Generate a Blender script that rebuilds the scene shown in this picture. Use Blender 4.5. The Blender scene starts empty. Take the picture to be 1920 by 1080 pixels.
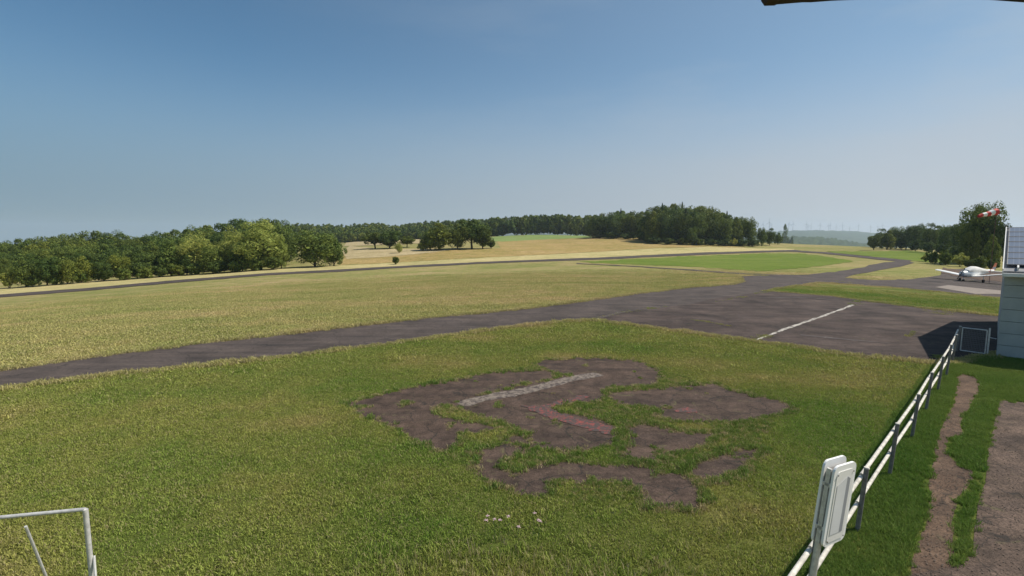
import bpy, bmesh, math, random
import numpy as np
from mathutils import Vector, Matrix
from mathutils.geometry import delaunay_2d_cdt
random.seed(7); rng = np.random.default_rng(7)
R = math.radians
sc = bpy.context.scene
COL = sc.collection

# ------------------------------------------------------------------ camera, sky, sun, exposure
CAM_H, F, CY0 = 4.8, 900.0, 540.0
PITCH = math.atan((540 - 445) / F)
cam_d = bpy.data.cameras.new('camera'); cam = bpy.data.objects.new('camera', cam_d); COL.objects.link(cam)
cam.location = (0, 0, CAM_H); cam.rotation_euler = (math.pi / 2 - PITCH, 0, 0)
cam_d.sensor_width = 36; cam_d.lens = 36 * F / 1920; cam_d.clip_start = 0.05; cam_d.clip_end = 30000
sc.camera = cam

SUN_EL, SUN_AZ = 51.0, 83.0          # azimuth clockwise from +Y (the way the camera looks)
world = bpy.data.worlds.new('World'); sc.world = world; world.use_nodes = True
wn, wl = world.node_tree.nodes, world.node_tree.links
bg = wn['Background']; bg.inputs[1].default_value = 0.082
sky = wn.new('ShaderNodeTexSky'); sky.sky_type = 'NISHITA'; sky.sun_disc = False
sky.sun_elevation = R(SUN_EL); sky.sun_rotation = R(SUN_AZ)
sky.air_density = .9; sky.dust_density = .8; sky.ozone_density = 1.6; sky.altitude = 1200
# thin cirrus veil, procedural
tc = wn.new('ShaderNodeTexCoord'); mp = wn.new('ShaderNodeMapping'); mp.inputs['Scale'].default_value = (1.2, 2.0, 6.0)
mp.inputs['Rotation'].default_value = (0.15, 0.1, 0.5)
nz = wn.new('ShaderNodeTexNoise'); nz.inputs['Scale'].default_value = 1.6; nz.inputs['Detail'].default_value = 7; nz.inputs['Roughness'].default_value = .55
rp = wn.new('ShaderNodeValToRGB'); rp.color_ramp.elements[0].position = .45; rp.color_ramp.elements[1].position = .85
rp.color_ramp.elements[1].color = (.5, .5, .5, 1)
mx = wn.new('ShaderNodeMixRGB'); mx.inputs[2].default_value = (4.9, 5.4, 5.8, 1)
wl.new(tc.outputs['Generated'], mp.inputs[0]); wl.new(mp.outputs[0], nz.inputs[0]); wl.new(nz.outputs[0], rp.inputs[0])
sx_ = wn.new('ShaderNodeSeparateXYZ'); wl.new(tc.outputs['Generated'], sx_.inputs[0])
mr = wn.new('ShaderNodeMapRange'); mr.inputs[1].default_value = -.45; mr.inputs[2].default_value = .75; wl.new(sx_.outputs[0], mr.inputs[0])
ma = wn.new('ShaderNodeMath'); ma.operation = 'MULTIPLY_ADD'; ma.inputs[2].default_value = .0; ma.inputs[1].default_value = 1; wl.new(rp.outputs[0], ma.inputs[0])
ad = wn.new('ShaderNodeMath'); ad.operation = 'ADD'; ad.inputs[1].default_value = .27; wl.new(ma.outputs[0], ad.inputs[0])
mu = wn.new('ShaderNodeMath'); mu.operation = 'MULTIPLY'; wl.new(ad.outputs[0], mu.inputs[0]); wl.new(mr.outputs[0], mu.inputs[1]); wl.new(mu.outputs[0], mx.inputs[0]); tint = wn.new('ShaderNodeMixRGB'); tint.blend_type = 'MULTIPLY'; tint.inputs[0].default_value = 1; tint.inputs[2].default_value = (.76, 1.08, 1.09, 1); wl.new(sky.outputs[0], tint.inputs[1]); wl.new(tint.outputs[0], mx.inputs[1])
# murky air low over the horizon, brighter towards the sun's side
mz = wn.new('ShaderNodeMapRange'); mz.inputs[1].default_value = .02; mz.inputs[2].default_value = .36; mz.inputs[3].default_value = .92; mz.inputs[4].default_value = 0; mz.interpolation_type = 'SMOOTHERSTEP'; wl.new(sx_.outputs[2], mz.inputs[0])
hc = wn.new('ShaderNodeMixRGB'); hc.inputs[1].default_value = (1.9, 2.85, 3.7, 1); hc.inputs[2].default_value = (4.9, 5.1, 5.5, 1)
mh = wn.new('ShaderNodeMapRange'); mh.inputs[1].default_value = -.75; mh.inputs[2].default_value = .6; wl.new(sx_.outputs[0], mh.inputs[0]); wl.new(mh.outputs[0], hc.inputs[0])
fin_ = wn.new('ShaderNodeMixRGB'); wl.new(mz.outputs[0], fin_.inputs[0]); wl.new(mx.outputs[0], fin_.inputs[1]); wl.new(hc.outputs[0], fin_.inputs[2]); wl.new(fin_.outputs[0], bg.inputs[0])

sun_d = bpy.data.lights.new('sun', 'SUN'); sun = bpy.data.objects.new('sun', sun_d); COL.objects.link(sun)
sun_d.energy = 4.4; sun_d.angle = R(.6); sun_d.color = (1, .94, .84)
sdir = Vector((math.sin(R(SUN_AZ)) * math.cos(R(SUN_EL)), math.cos(R(SUN_AZ)) * math.cos(R(SUN_EL)), math.sin(R(SUN_EL))))
sun.rotation_euler = sdir.to_track_quat('Z', 'Y').to_euler()
vs = sc.view_settings; vs.view_transform = 'Standard'; vs.look = 'None'; vs.gamma = 1; vs.use_curve_mapping = False; vs.exposure = 0.3
sc.render.engine = 'CYCLES'; sc.render.film_transparent = False
sc.cycles.volume_bounces = 1; sc.cycles.max_bounces = 6; sc.cycles.transparent_max_bounces = 8

# ------------------------------------------------------------------ pixels <-> world
cp, sp_ = math.cos(PITCH), math.sin(PITCH)
def ray(px, py):
    a = (px - 960) / F; b = (540 - py) / F
    return np.array([a, cp + b * sp_, -sp_ + b * cp])
def proj(p):
    x, y, z = p[0], p[1], p[2] - CAM_H
    d = y * cp - z * sp_; u = y * sp_ + z * cp
    return 960 + F * x / d, 540 - F * u / d
def at_depth(px, py, Y):
    r = ray(px, py); return r * (Y / r[1]) + np.array([0, 0, CAM_H])
def at_z(px, py, z):
    r = ray(px, py); t = (z - CAM_H) / r[2]; return r * t + np.array([0, 0, CAM_H])

# ------------------------------------------------------------------ terrain height
CTRL = [(0, 556, 105), (0, 540, 130), (100, 533, 138), (233, 524, 150), (250, 536, 122), (333, 517, 160), (500, 514, 135),
        (500, 505, 165), (633, 498, 182), (740, 496, 188), (733, 501, 158), (960, 491, 185), (1200, 480, 225), (1400, 472, 285),
        (1490, 469, 320), (700, 468, 262), (640, 470, 270), (880, 465, 262), (980, 465, 270), (1250, 458, 330), (1400, 460, 335), (1460, 461, 345),
        (1110, 446, 430), (1000, 450, 470), (1000, 440, 620), (850, 447, 620), (700, 452, 560), (600, 460, 520), (560, 455, 640),
        (1550, 460, 420), (1650, 464, 330), (1720, 470, 270), (1790, 480, 200), (1870, 492, 150), (1640, 480, 215),
        (1820, 523, 84), (1870, 530, 78), (1700, 542, 60), (1760, 503, 118), (1500, 498, 120), (1500, 520, 78), (1390, 522, 66), (1390, 535, 54),
        (1250, 500, 125), (1100, 498, 145), (960, 540, 52), (960, 515, 92), (700, 560, 42), (700, 525, 96), (400, 580, 35.5), (400, 545, 82),
        (0, 600, 38), (0, 575, 72), (1100, 560, 38), (1250, 530, 64), (200, 560, 72), (1600, 562, 40), (1860, 575, 36)]
P, Z = [], []
def tcoord(x, y):
    r = np.hypot(x, y); a = np.clip(np.arctan2(x, y), -.92, .92)
    return np.stack([a * 2.2, np.log(np.maximum(r, 1.0))], -1)
for px, py, Y in CTRL:
    p = at_depth(px, py, Y); P.append(tcoord(p[0], p[1])); Z.append(p[2])
for a in np.linspace(-.92, .92, 9):
    for r in (8, 16, 23, 28):
        P.append(np.array([a * 2.2, math.log(r)])); Z.append(0.0)
for a, zz in ((-.92, -30), (-.7, -30), (-.45, -26), (-.2, -22), (.1, -20), (.4, -26), (.55, -42), (.7, -42), (.92, -42)):
    P.append(np.array([a * 2.2, math.log(1100)])); Z.append(zz)
    P.append(np.array([a * 2.2, math.log(1500)])); Z.append(zz - 20)
for a in (-.92, -.7, -.5):
    P.append(np.array([a * 2.2, math.log(320)])); Z.append(-11)
P = np.array(P); Z = np.array(Z)
def ker(d): return np.where(d > 1e-9, d * d * np.log(np.maximum(d, 1e-9)), 0)
n_ = len(P); D = np.linalg.norm(P[:, None] - P[None], axis=-1)
A = np.zeros((n_ + 3, n_ + 3)); A[:n_, :n_] = ker(D) + np.eye(n_) * 2e-3; A[:n_, n_] = 1; A[:n_, n_ + 1:] = P; A[n_, :n_] = 1; A[n_ + 1:, :n_] = P.T
W = np.linalg.solve(A, np.concatenate([Z, np.zeros(3)]))
def sstep(x, a, b):
    t = np.clip((x - a) / (b - a), 0, 1); return t * t * (3 - 2 * t)
def tz(x, y):
    x = np.asarray(x, float); y = np.asarray(y, float); sh = x.shape; x = x.ravel(); y = y.ravel()
    q = tcoord(x, y); out = np.empty(len(x))
    for i in range(0, len(x), 20000):
        qq = q[i:i + 20000]; d = np.linalg.norm(qq[:, None] - P[None], axis=-1)
        out[i:i + 20000] = ker(d) @ W[:n_] + W[n_] + qq @ W[n_ + 1:]
    r = np.hypot(x, y); ang = np.abs(np.arctan2(x, y))
    out *= sstep(r, 21, 34)
    out = out * (1 - sstep(r, 1000, 1500)) + (-85) * sstep(r, 1000, 1500)
    back = sstep(ang, .95, 1.5)
    out = out * (1 - back) + back * (-85 * sstep(r, 150, 1500))
    return out.reshape(sh)
def gz(x, y): return float(tz(np.array([x]), np.array([y]))[0])
def hits(pts):
    """pixels -> points on the terrain (first hit)"""
    pts = np.asarray(pts, float); o = np.empty((len(pts), 3))
    a = (pts[:, 0] - 960) / F; b = (540 - pts[:, 1]) / F
    rx, ry, rz = a, cp + b * sp_, -sp_ + b * cp
    rr = np.hypot(rx, ry); rx, ry, rz = rx / rr, ry / rr, rz / rr
    S = np.exp(np.linspace(math.log(3), math.log(1400), 260))
    XX = rx[:, None] * S; YY = ry[:, None] * S; ZZ = CAM_H + rz[:, None] * S
    below = ZZ < tz(XX, YY)
    idx = np.argmax(below, axis=1); none = ~below.any(axis=1); idx[none] = len(S) - 1
    lo = S[np.maximum(idx - 1, 0)]; hi = S[idx]
    for _ in range(22):
        m = (lo + hi) / 2; bl = (CAM_H + rz * m) < tz(rx * m, ry * m)
        hi = np.where(bl, m, hi); lo = np.where(bl, lo, m)
    o[:, 0] = rx * hi; o[:, 1] = ry * hi; o[:, 2] = tz(o[:, 0], o[:, 1])
    return o
def hit(px, py): return hits([(px, py)])[0]

# ------------------------------------------------------------------ object helpers
def tag(o, label=None, cat=None, group=None, kind=None):
    if label: o['label'] = label
    if cat: o['category'] = cat
    if group: o['group'] = group
    if kind: o['kind'] = kind
    return o
def empty(name, loc, rz=0, label=None, cat=None, group=None):
    o = bpy.data.objects.new(name, None); COL.objects.link(o); o.location = loc; o.rotation_euler = (0, 0, rz)
    o.empty_display_size = .2
    return tag(o, label, cat, group)
def link(name, me, mat=None, parent=None, loc=None):
    o = bpy.data.objects.new(name, me); COL.objects.link(o)
    if mat and not me.materials: me.materials.append(mat)
    if parent: o.parent = parent
    if loc is not None: o.location = loc
    return o
def np_mesh(name, v, f, smooth=False):
    me = bpy.data.meshes.new(name); v = np.asarray(v, np.float32); f = np.asarray(f, np.int32)
    k = f.shape[1]; me.vertices.add(len(v)); me.vertices.foreach_set('co', v.ravel())
    me.loops.add(f.size); me.loops.foreach_set('vertex_index', f.ravel())
    me.polygons.add(len(f)); me.polygons.foreach_set('loop_start', np.arange(0, f.size, k, dtype=np.int32))
    me.polygons.foreach_set('loop_total', np.full(len(f), k, np.int32))
    if smooth: me.polygons.foreach_set('use_smooth', np.ones(len(f), bool))
    me.update(calc_edges=True); me.validate(); return me
class MB:
    def __init__(s): s.bm = bmesh.new()
    def box(s, c, size, rot=None, bevel=0):
        r = bmesh.ops.create_cube(s.bm, size=1); vs_ = r['verts']
        M = Matrix.Translation(Vector(c)) @ (rot.to_4x4() if rot else Matrix()) @ Matrix.Diagonal((*size, 1))
        bmesh.ops.transform(s.bm, matrix=M, verts=vs_)
        if bevel:
            es = list({e for v in vs_ for e in v.link_edges})
            bmesh.ops.bevel(s.bm, geom=es, offset=bevel, segments=2, affect='EDGES', profile=.6)
        return s
    def tube(s, a, b, r0, r1=None, n=10, cap=True):
        a, b = Vector(a), Vector(b); r1 = r0 if r1 is None else r1; d = b - a
        q = d.to_track_quat('Z', 'Y').to_matrix().to_4x4()
        r = bmesh.ops.create_cone(s.bm, cap_ends=cap, segments=n, radius1=r0, radius2=r1, depth=d.length)
        bmesh.ops.transform(s.bm, matrix=Matrix.Translation((a + b) / 2) @ q, verts=r['verts']); return s
    def loft(s, rings, cap=True):
        L = [[s.bm.verts.new(p) for p in ring] for ring in rings]; n = len(L[0])
        for i in range(len(L) - 1):
            for j in range(n): s.bm.faces.new((L[i][j], L[i][(j + 1) % n], L[i + 1][(j + 1) % n], L[i + 1][j]))
        if cap: s.bm.faces.new(L[0][::-1]); s.bm.faces.new(L[-1])
        return s
    def poly(s, pts, thick):
        f = s.bm.faces.new([s.bm.verts.new(p) for p in pts]); f.normal_update()
        if thick:
            r = bmesh.ops.extrude_face_region(s.bm, geom=[f]); v = [g for g in r['geom'] if isinstance(g, bmesh.types.BMVert)]
            bmesh.ops.translate(s.bm, verts=v, vec=thick)
        return s
    def build(s, name, mat, parent=None, smooth=False, loc=None):
        bmesh.ops.recalc_face_normals(s.bm, faces=s.bm.faces)
        me = bpy.data.meshes.new(name); s.bm.to_mesh(me); s.bm.free()
        if smooth:
            me.polygons.foreach_set('use_smooth', [True] * len(me.polygons)); 
            try: me.set_sharp_from_angle(angle=R(40))
            except Exception: pass
        return link(name, me, mat, parent, loc)
def copy_thing(o, loc=None, rz=None, scale=None, label=None):
    c = o.copy(); COL.objects.link(c)
    for ch in o.children:
        d = ch.copy(); COL.objects.link(d); d.parent = c
    if loc is not None: c.location = loc
    if rz is not None: c.rotation_euler = (0, 0, rz)
    if scale is not None: c.scale = scale
    if label: c['label'] = label
    return c

# ------------------------------------------------------------------ materials
def mat_new(name):
    m = bpy.data.materials.new(name); m.use_nodes = True; nt = m.node_tree; b = nt.nodes['Principled BSDF']
    return m, nt, nt.nodes, nt.links, b
def noise(N, L, vec, scale, detail=4, rough=.55, dist=0):
    n = N.new('ShaderNodeTexNoise'); n.inputs['Scale'].default_value = scale; n.inputs['Detail'].default_value = detail
    n.inputs['Roughness'].default_value = rough; n.inputs['Distortion'].default_value = dist; L.new(vec, n.inputs['Vector']); return n.outputs[0]
def ramp(N, L, fac, stops):
    r = N.new('ShaderNodeValToRGB'); e = r.color_ramp.elements
    while len(e) < len(stops): e.new(.5)
    for k, (p, c) in enumerate(stops):
        e[k].position = p; e[k].color = (*c, 1) if len(c) == 3 else c
    L.new(fac, r.inputs[0]); return r.outputs[0]
def mixc(N, L, fac, a, b, mode='MIX'):
    m = N.new('ShaderNodeMixRGB'); m.blend_type = mode
    for s, v in ((0, fac), (1, a), (2, b)):
        if isinstance(v, (int, float)): m.inputs[s].default_value = v
        elif isinstance(v, tuple): m.inputs[s].default_value = (*v, 1)
        else: L.new(v, m.inputs[s])
    return m.outputs[0]
def pos(N): return N.new('ShaderNodeNewGeometry').outputs['Position']
def simple(name, c, rough=.6, metal=0, var=.15, scale=8, bump=0, spec=.3):
    m, nt, N, L, b = mat_new(name)
    o = N.new('ShaderNodeTexCoord').outputs['Object']
    n = noise(N, L, o, scale, 6)
    hi = tuple(min(1, x * (1 + var)) for x in c); lo = tuple(x * (1 - var) for x in c)
    L.new(ramp(N, L, n, [(.3, lo), (.7, hi)]), b.inputs['Base Color'])
    b.inputs['Roughness'].default_value = rough; b.inputs['Metallic'].default_value = metal; b.inputs['Specular IOR Level'].default_value = spec
    if bump:
        bp = N.new('ShaderNodeBump'); bp.inputs['Strength'].default_value = bump; bp.inputs['Distance'].default_value = .02
        L.new(noise(N, L, o, scale * 6, 6), bp.inputs['Height']); L.new(bp.outputs[0], b.inputs['Normal'])
    return m
def grass_colour(N, L, green, mid, dry, bias=0.0, s_big=.035, s_mid=.3):
    p = pos(N)
    a = noise(N, L, p, s_big, 5, .6, .6); c = noise(N, L, p, s_mid, 5, .65); 
    mp = N.new('ShaderNodeMapping'); mp.inputs['Scale'].default_value = (.03, .22, 1); mp.inputs['Rotation'].default_value = (0, 0, .18); L.new(p, mp.inputs[0])
    st = noise(N, L, mp.outputs[0], 1.0, 4)
    s = mixc(N, L, .5, a, c); s = mixc(N, L, .3, s, st)
    return ramp(N, L, s, [(.4 - bias, green), (.5 - bias, mid), (.6 - bias, dry)]), p
def grass_ground(name, green, mid, dry, bias=0, bump=.6, fine=7.0, dark=.55):
    m, nt, N, L, b = mat_new(name)
    col, p = grass_colour(N, L, green, mid, dry, bias)
    f1 = noise(N, L, p, fine, 6, .75); f2 = noise(N, L, p, fine * .22, 6, .7)
    col = mixc(N, L, 1.0, col, ramp(N, L, f1, [(.3, (dark,) * 3), (.7, (1.35,) * 3)]), 'MULTIPLY')
    col = mixc(N, L, 1.0, col, ramp(N, L, f2, [(.3, (.8,) * 3), (.7, (1.15,) * 3)]), 'MULTIPLY')
    L.new(col, b.inputs['Base Color']); b.inputs['Roughness'].default_value = .95; b.inputs['Specular IOR Level'].default_value = .05
    bp = N.new('ShaderNodeBump'); bp.inputs['Strength'].default_value = bump; bp.inputs['Distance'].default_value = .12
    L.new(f1, bp.inputs['Height']); L.new(bp.outputs[0], b.inputs['Normal']); return m
def blade_mat(name, green, mid, dry, straw, bias=0, pstraw=.2):
    m, nt, N, L, b = mat_new(name)
    col, p = grass_colour(N, L, green, mid, dry, bias)
    g = N.new('ShaderNodeNewGeometry').outputs['Random Per Island']
    col = mixc(N, L, 1.0, col, ramp(N, L, g, [(0, (.95,) * 3), (.75, (1.75,) * 3)]), 'MULTIPLY')
    col = mixc(N, L, ramp(N, L, g, [(1 - pstraw - .02, (0, 0, 0)), (1 - pstraw, (.8, .8, .8))]), col, straw)
    L.new(col, b.inputs['Base Color']); b.inputs['Roughness'].default_value = .75; b.inputs['Specular IOR Level'].default_value = .15
    t = N.new('ShaderNodeBsdfTranslucent'); L.new(col, t.inputs[0]); ms = N.new('ShaderNodeMixShader'); ms.inputs[0].default_value = .3
    L.new(b.outputs[0], ms.inputs[1]); L.new(t.outputs[0], ms.inputs[2]); L.new(ms.outputs[0], N['Material Output'].inputs[0]); return m
def asphalt(name, c, c2, grit=.35, moss=0.0, scale=1.0):
    m, nt, N, L, b = mat_new(name); p = pos(N)
    base = ramp(N, L, noise(N, L, p, .45 * scale, 6, .65, .4), [(.35, c), (.65, c2)])
    g = noise(N, L, p, 32, 4, .8)
    g2 = noise(N, L, p, 7, 6, .75)
    base = mixc(N, L, 1.0, base, ramp(N, L, g2, [(.3, (.78, .78, .78)), (.72, (1.3, 1.28, 1.25))]), 'MULTIPLY')
    base = mixc(N, L, 1.0, base, ramp(N, L, g, [(.32, (1 - grit,) * 3), (.7, (1 + grit,) * 3)]), 'MULTIPLY')
    mp = N.new('ShaderNodeMapping'); mp.inputs['Scale'].default_value = (.12, 1.3, 1); mp.inputs['Rotation'].default_value = (0, 0, .35); L.new(p, mp.inputs[0])
    stn = noise(N, L, mp.outputs[0], 1.2, 6, .7)
    base = mixc(N, L, 1.0, base, ramp(N, L, stn, [(.35, (.76, .76, .78)), (.7, (1.42, 1.36, 1.3))]), 'MULTIPLY')
    if moss:
        v = noise(N, L, p, 2.2, 8, .75, 1.2)
        base = mixc(N, L, ramp(N, L, v, [(.62 - moss * .1, (0, 0, 0)), (.72 - moss * .1, (.75, .75, .75))]), base, (.13, .12, .055))
    # fine cracks
    vo = N.new('ShaderNodeTexVoronoi'); vo.feature = 'DISTANCE_TO_EDGE'; vo.inputs['Scale'].default_value = .55
    wv = N.new('ShaderNodeVectorMath'); wv.operation = 'ADD'; nn = N.new('ShaderNodeTexNoise'); nn.inputs['Scale'].default_value = 1.3; nn.inputs['Detail'].default_value = 5
    L.new(p, nn.inputs[0]); L.new(p, wv.inputs[0]); L.new(nn.outputs['Color'], wv.inputs[1]); L.new(wv.outputs[0], vo.inputs['Vector'])
    base = mixc(N, L, ramp(N, L, vo.outputs['Distance'], [(0.0, (.8, .8, .8)), (.012, (0, 0, 0))]), base, (.02, .02, .018))
    L.new(base, b.inputs['Base Color']); b.inputs['Roughness'].default_value = .92; b.inputs['Specular IOR Level'].default_value = .2
    bp = N.new('ShaderNodeBump'); bp.inputs['Strength'].default_value = .5; bp.inputs['Distance'].default_value = .01
    L.new(g, bp.inputs['Height']); L.new(bp.outputs[0], b.inputs['Normal']); return m
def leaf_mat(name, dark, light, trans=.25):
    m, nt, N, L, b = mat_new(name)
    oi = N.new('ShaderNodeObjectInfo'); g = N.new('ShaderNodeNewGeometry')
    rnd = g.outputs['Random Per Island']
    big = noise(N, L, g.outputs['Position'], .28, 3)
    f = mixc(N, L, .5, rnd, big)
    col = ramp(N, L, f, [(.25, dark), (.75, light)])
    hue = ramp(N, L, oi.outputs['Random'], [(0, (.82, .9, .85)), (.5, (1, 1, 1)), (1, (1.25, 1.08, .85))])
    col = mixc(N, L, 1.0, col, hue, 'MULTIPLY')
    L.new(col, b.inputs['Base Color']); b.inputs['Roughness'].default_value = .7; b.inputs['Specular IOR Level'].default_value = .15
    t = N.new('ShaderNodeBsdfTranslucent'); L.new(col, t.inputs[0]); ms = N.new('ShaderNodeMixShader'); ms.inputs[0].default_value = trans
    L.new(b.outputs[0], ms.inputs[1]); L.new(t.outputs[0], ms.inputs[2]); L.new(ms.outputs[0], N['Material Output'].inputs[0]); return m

G_LAWN = ((.085, .12, .022), (.145, .15, .04), (.23, .18, .078))
B_LAWN = ((.135, .205, .034), (.235, .245, .06), (.37, .29, .125))
G_MEAD = ((.17, .185, .055), (.25, .225, .085), (.34, .26, .13))
M = {}
M['lawn'] = grass_ground('lawn_ground', *G_LAWN, bias=-.01, fine=9)
M['meadow'] = grass_ground('meadow_ground', *G_MEAD, bias=.0, bump=.5, fine=4, dark=.7)
M['lawn_blade'] = blade_mat('lawn_blades', *B_LAWN, straw=(.36, .30, .16), bias=-.01, pstraw=.2)
M['mead_blade'] = blade_mat('meadow_blades', (.24, .26, .075), (.34, .31, .115), (.45, .35, .18), straw=(.45, .38, .2), pstraw=.25)
M['lush_blade'] = blade_mat('lush_blades', (.085, .155, .026), (.13, .185, .038), (.19, .215, .06), straw=(.2, .24, .07), pstraw=.15)
M['dry_blade'] = blade_mat('dry_blades', (.2, .18, .07), (.3, .25, .11), (.4, .31, .16), straw=(.45, .38, .22), pstraw=.4)
M['dry'] = grass_ground('dry_grass_strip', (.3, .27, .11), (.4, .34, .16), (.47, .38, .2), fine=3, bump=.3, dark=.8)
M['brown_field'] = grass_ground('brown_meadow', (.22, .19, .06), (.3, .22, .085), (.37, .26, .12), fine=1.2, bump=.3, dark=.8)
M['tan_field'] = grass_ground('tan_field', (.3, .24, .125), (.35, .28, .155), (.4, .32, .19), fine=1.2, bump=.2, dark=.88)
M['green_field'] = grass_ground('green_field', (.095, .14, .02), (.12, .16, .028), (.155, .18, .04), fine=2, bump=.3, dark=.85)
M['far_green'] = grass_ground('far_green_field', (.14, .2, .06), (.17, .22, .07), (.2, .24, .09), fine=.8, bump=.2, dark=.9)
M['taxi'] = asphalt('taxiway_asphalt', (.052, .043, .039), (.09, .073, .066), .32)
M['apron'] = asphalt('apron_asphalt', (.035, .026, .023), (.085, .064, .056), .42, moss=.25)
M['old'] = asphalt('old_asphalt', (.042, .030, .024), (.09, .063, .05), .6, moss=.45, scale=4)
M['coarse'] = asphalt('coarse_asphalt', (.058, .043, .034), (.115, .083, .066), .7, moss=.2, scale=3)
M['dirt'] = asphalt('dirt', (.07, .046, .033), (.125, .085, .06), .5, moss=.3, scale=3)
M['concrete'] = simple('concrete', (.23, .19, .16), .9, var=.2, scale=2, bump=.3)
M['galv'] = simple('galvanised_steel', (.62, .6, .57), .5, .35, .2, 20)
M['rail'] = simple('painted_rail', (.6, .56, .49), .7, 0, .32, 9, bump=.4)
M['post'] = simple('post_steel', (.2, .19, .18), .6, .2, .3, 18)
M['white'] = simple('white_paint', (.88, .87, .84), .4, 0, .05, 3)
M['fabric'] = simple('cover_fabric', (.7, .68, .64), .8, 0, .12, 3, bump=.8)
M['red'] = simple('red_paint', (.6, .05, .04), .6, 0, .15, 6)
M['orange'] = simple('orange_fin', (.62, .2, .1), .5, 0, .2, 3)
M['black'] = simple('black_rubber', (.02, .02, .02), .7, 0, .2, 10)
M['wallpanel'] = simple('wall_panel_paint', (.4, .42, .4), .7, .0, .12, 1.5, bump=.1)
M['roofmetal'] = simple('roof_sheet', (.25, .25, .26), .5, .3, .1, 3)
M['bark'] = simple('bark', (.09, .07, .05), .95, 0, .3, 5, bump=.6)
M['tar'] = simple('tarred_board', (.035, .028, .03), .8, 0, .3, 15, bump=.6)
M['turbine'] = simple('turbine_paint', (.42, .42, .44), .5, 0, .05, .1)
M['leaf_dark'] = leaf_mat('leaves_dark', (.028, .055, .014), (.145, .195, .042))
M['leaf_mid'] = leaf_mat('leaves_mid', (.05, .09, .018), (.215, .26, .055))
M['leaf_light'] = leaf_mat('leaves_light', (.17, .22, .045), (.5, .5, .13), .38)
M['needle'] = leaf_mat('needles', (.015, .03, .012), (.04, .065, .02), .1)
M['hillwood'] = grass_ground('hill_forest', (.03, .05, .02), (.045, .07, .025), (.07, .09, .035), fine=.02, bump=.8, dark=.5)

# ------------------------------------------------------------------ ground: one sheet
azs = np.concatenate([np.linspace(-math.pi, -1.0, 40)[:-1], np.linspace(-1.0, 1.0, 330), np.linspace(1.0, math.pi, 40)[1:]])
rad = np.concatenate([[0.01], np.exp(np.linspace(math.log(2), math.log(1400), 330)), np.exp(np.linspace(math.log(1500), math.log(8000), 14))])
AA, RR = np.meshgrid(azs, rad, indexing='ij'); GX = np.sin(AA) * RR; GY = np.cos(AA) * RR; GZ = tz(GX, GY)
nv = len(rad); gi = np.arange(len(azs) * nv).reshape(len(azs), nv)
gf = np.stack([gi[:-1, :-1], gi[:-1, 1:], gi[1:, 1:], gi[1:, :-1]], -1).reshape(-1, 4)[:, ::-1]
ground = link('ground', np_mesh('ground', np.stack([GX, GY, GZ], -1).reshape(-1, 3), gf, True), M['meadow']); ground['kind'] = 'structure'

def ragged(poly, ax=2.0, ay=.7, step=10, seed=0):
    rg = np.random.default_rng(seed + 5); out = []; n = len(poly)
    for i in range(n):
        a = np.array(poly[i], float); b = np.array(poly[(i + 1) % n], float); d = np.linalg.norm(b - a); k = max(1, int(d / step))
        for j in range(k):
            q = a + (b - a) * j / k
            if ax and -5 < q[0] < 1925: q = q + rg.uniform(-1, 1, 2) * np.array([ax, ay])
            out.append(tuple(q))
    return out
def cut_sheet(poly, dx=24, ys=None):
    bm = bmesh.new(); n = len(poly)
    V_, _, F_, *_r = delaunay_2d_cdt([Vector(p) for p in poly], [], [list(range(n))], 1, 1e-5)
    vs_ = [bm.verts.new((v.x, v.y, 0)) for v in V_]
    for f in F_: bm.faces.new([vs_[i] for i in f])
    x0, x1 = min(p[0] for p in poly), max(p[0] for p in poly); y0, y1 = min(p[1] for p in poly), max(p[1] for p in poly)
    x = math.ceil(x0 / dx) * dx
    while x < x1:
        if x > -300 and x < 2300: bmesh.ops.bisect_plane(bm, geom=bm.verts[:] + bm.edges[:] + bm.faces[:], dist=1e-6, plane_co=(x, 0, 0), plane_no=(1, 0, 0))
        x += dx
    y = y0
    while y < y1:
        y += max(1.2, (y - 440) * .035)
        if y < y1: bmesh.ops.bisect_plane(bm, geom=bm.verts[:] + bm.edges[:] + bm.faces[:], dist=1e-6, plane_co=(0, y, 0), plane_no=(0, 1, 0))
    return bm
def sheet(name, poly, mat, lift=.004, rag=(2, .6), step=10, seed=0):
    pl = ragged(poly, rag[0], rag[1], step, seed) if rag else poly
    bm = cut_sheet(pl); vs_ = bm.verts[:]; h = hits([(v.co.x, v.co.y) for v in vs_])
    for v, q in zip(vs_, h):
        d = math.hypot(q[0], q[1]); v.co = (q[0], q[1], q[2] + lift * (1 + (d / 30) ** 1.1 if d > 25 else 1))
    bmesh.ops.recalc_face_normals(bm, faces=bm.faces)
    if sum(f.normal.z for f in bm.faces) < 0: bmesh.ops.reverse_faces(bm, faces=bm.faces)
    me = bpy.data.meshes.new(name); bm.to_mesh(me); bm.free(); o = link(name, me, mat); o['kind'] = 'structure'
    w = hits(pl)[:, :2]
    return w
WP = {}      # world outlines, used to keep grass off the paving
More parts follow.
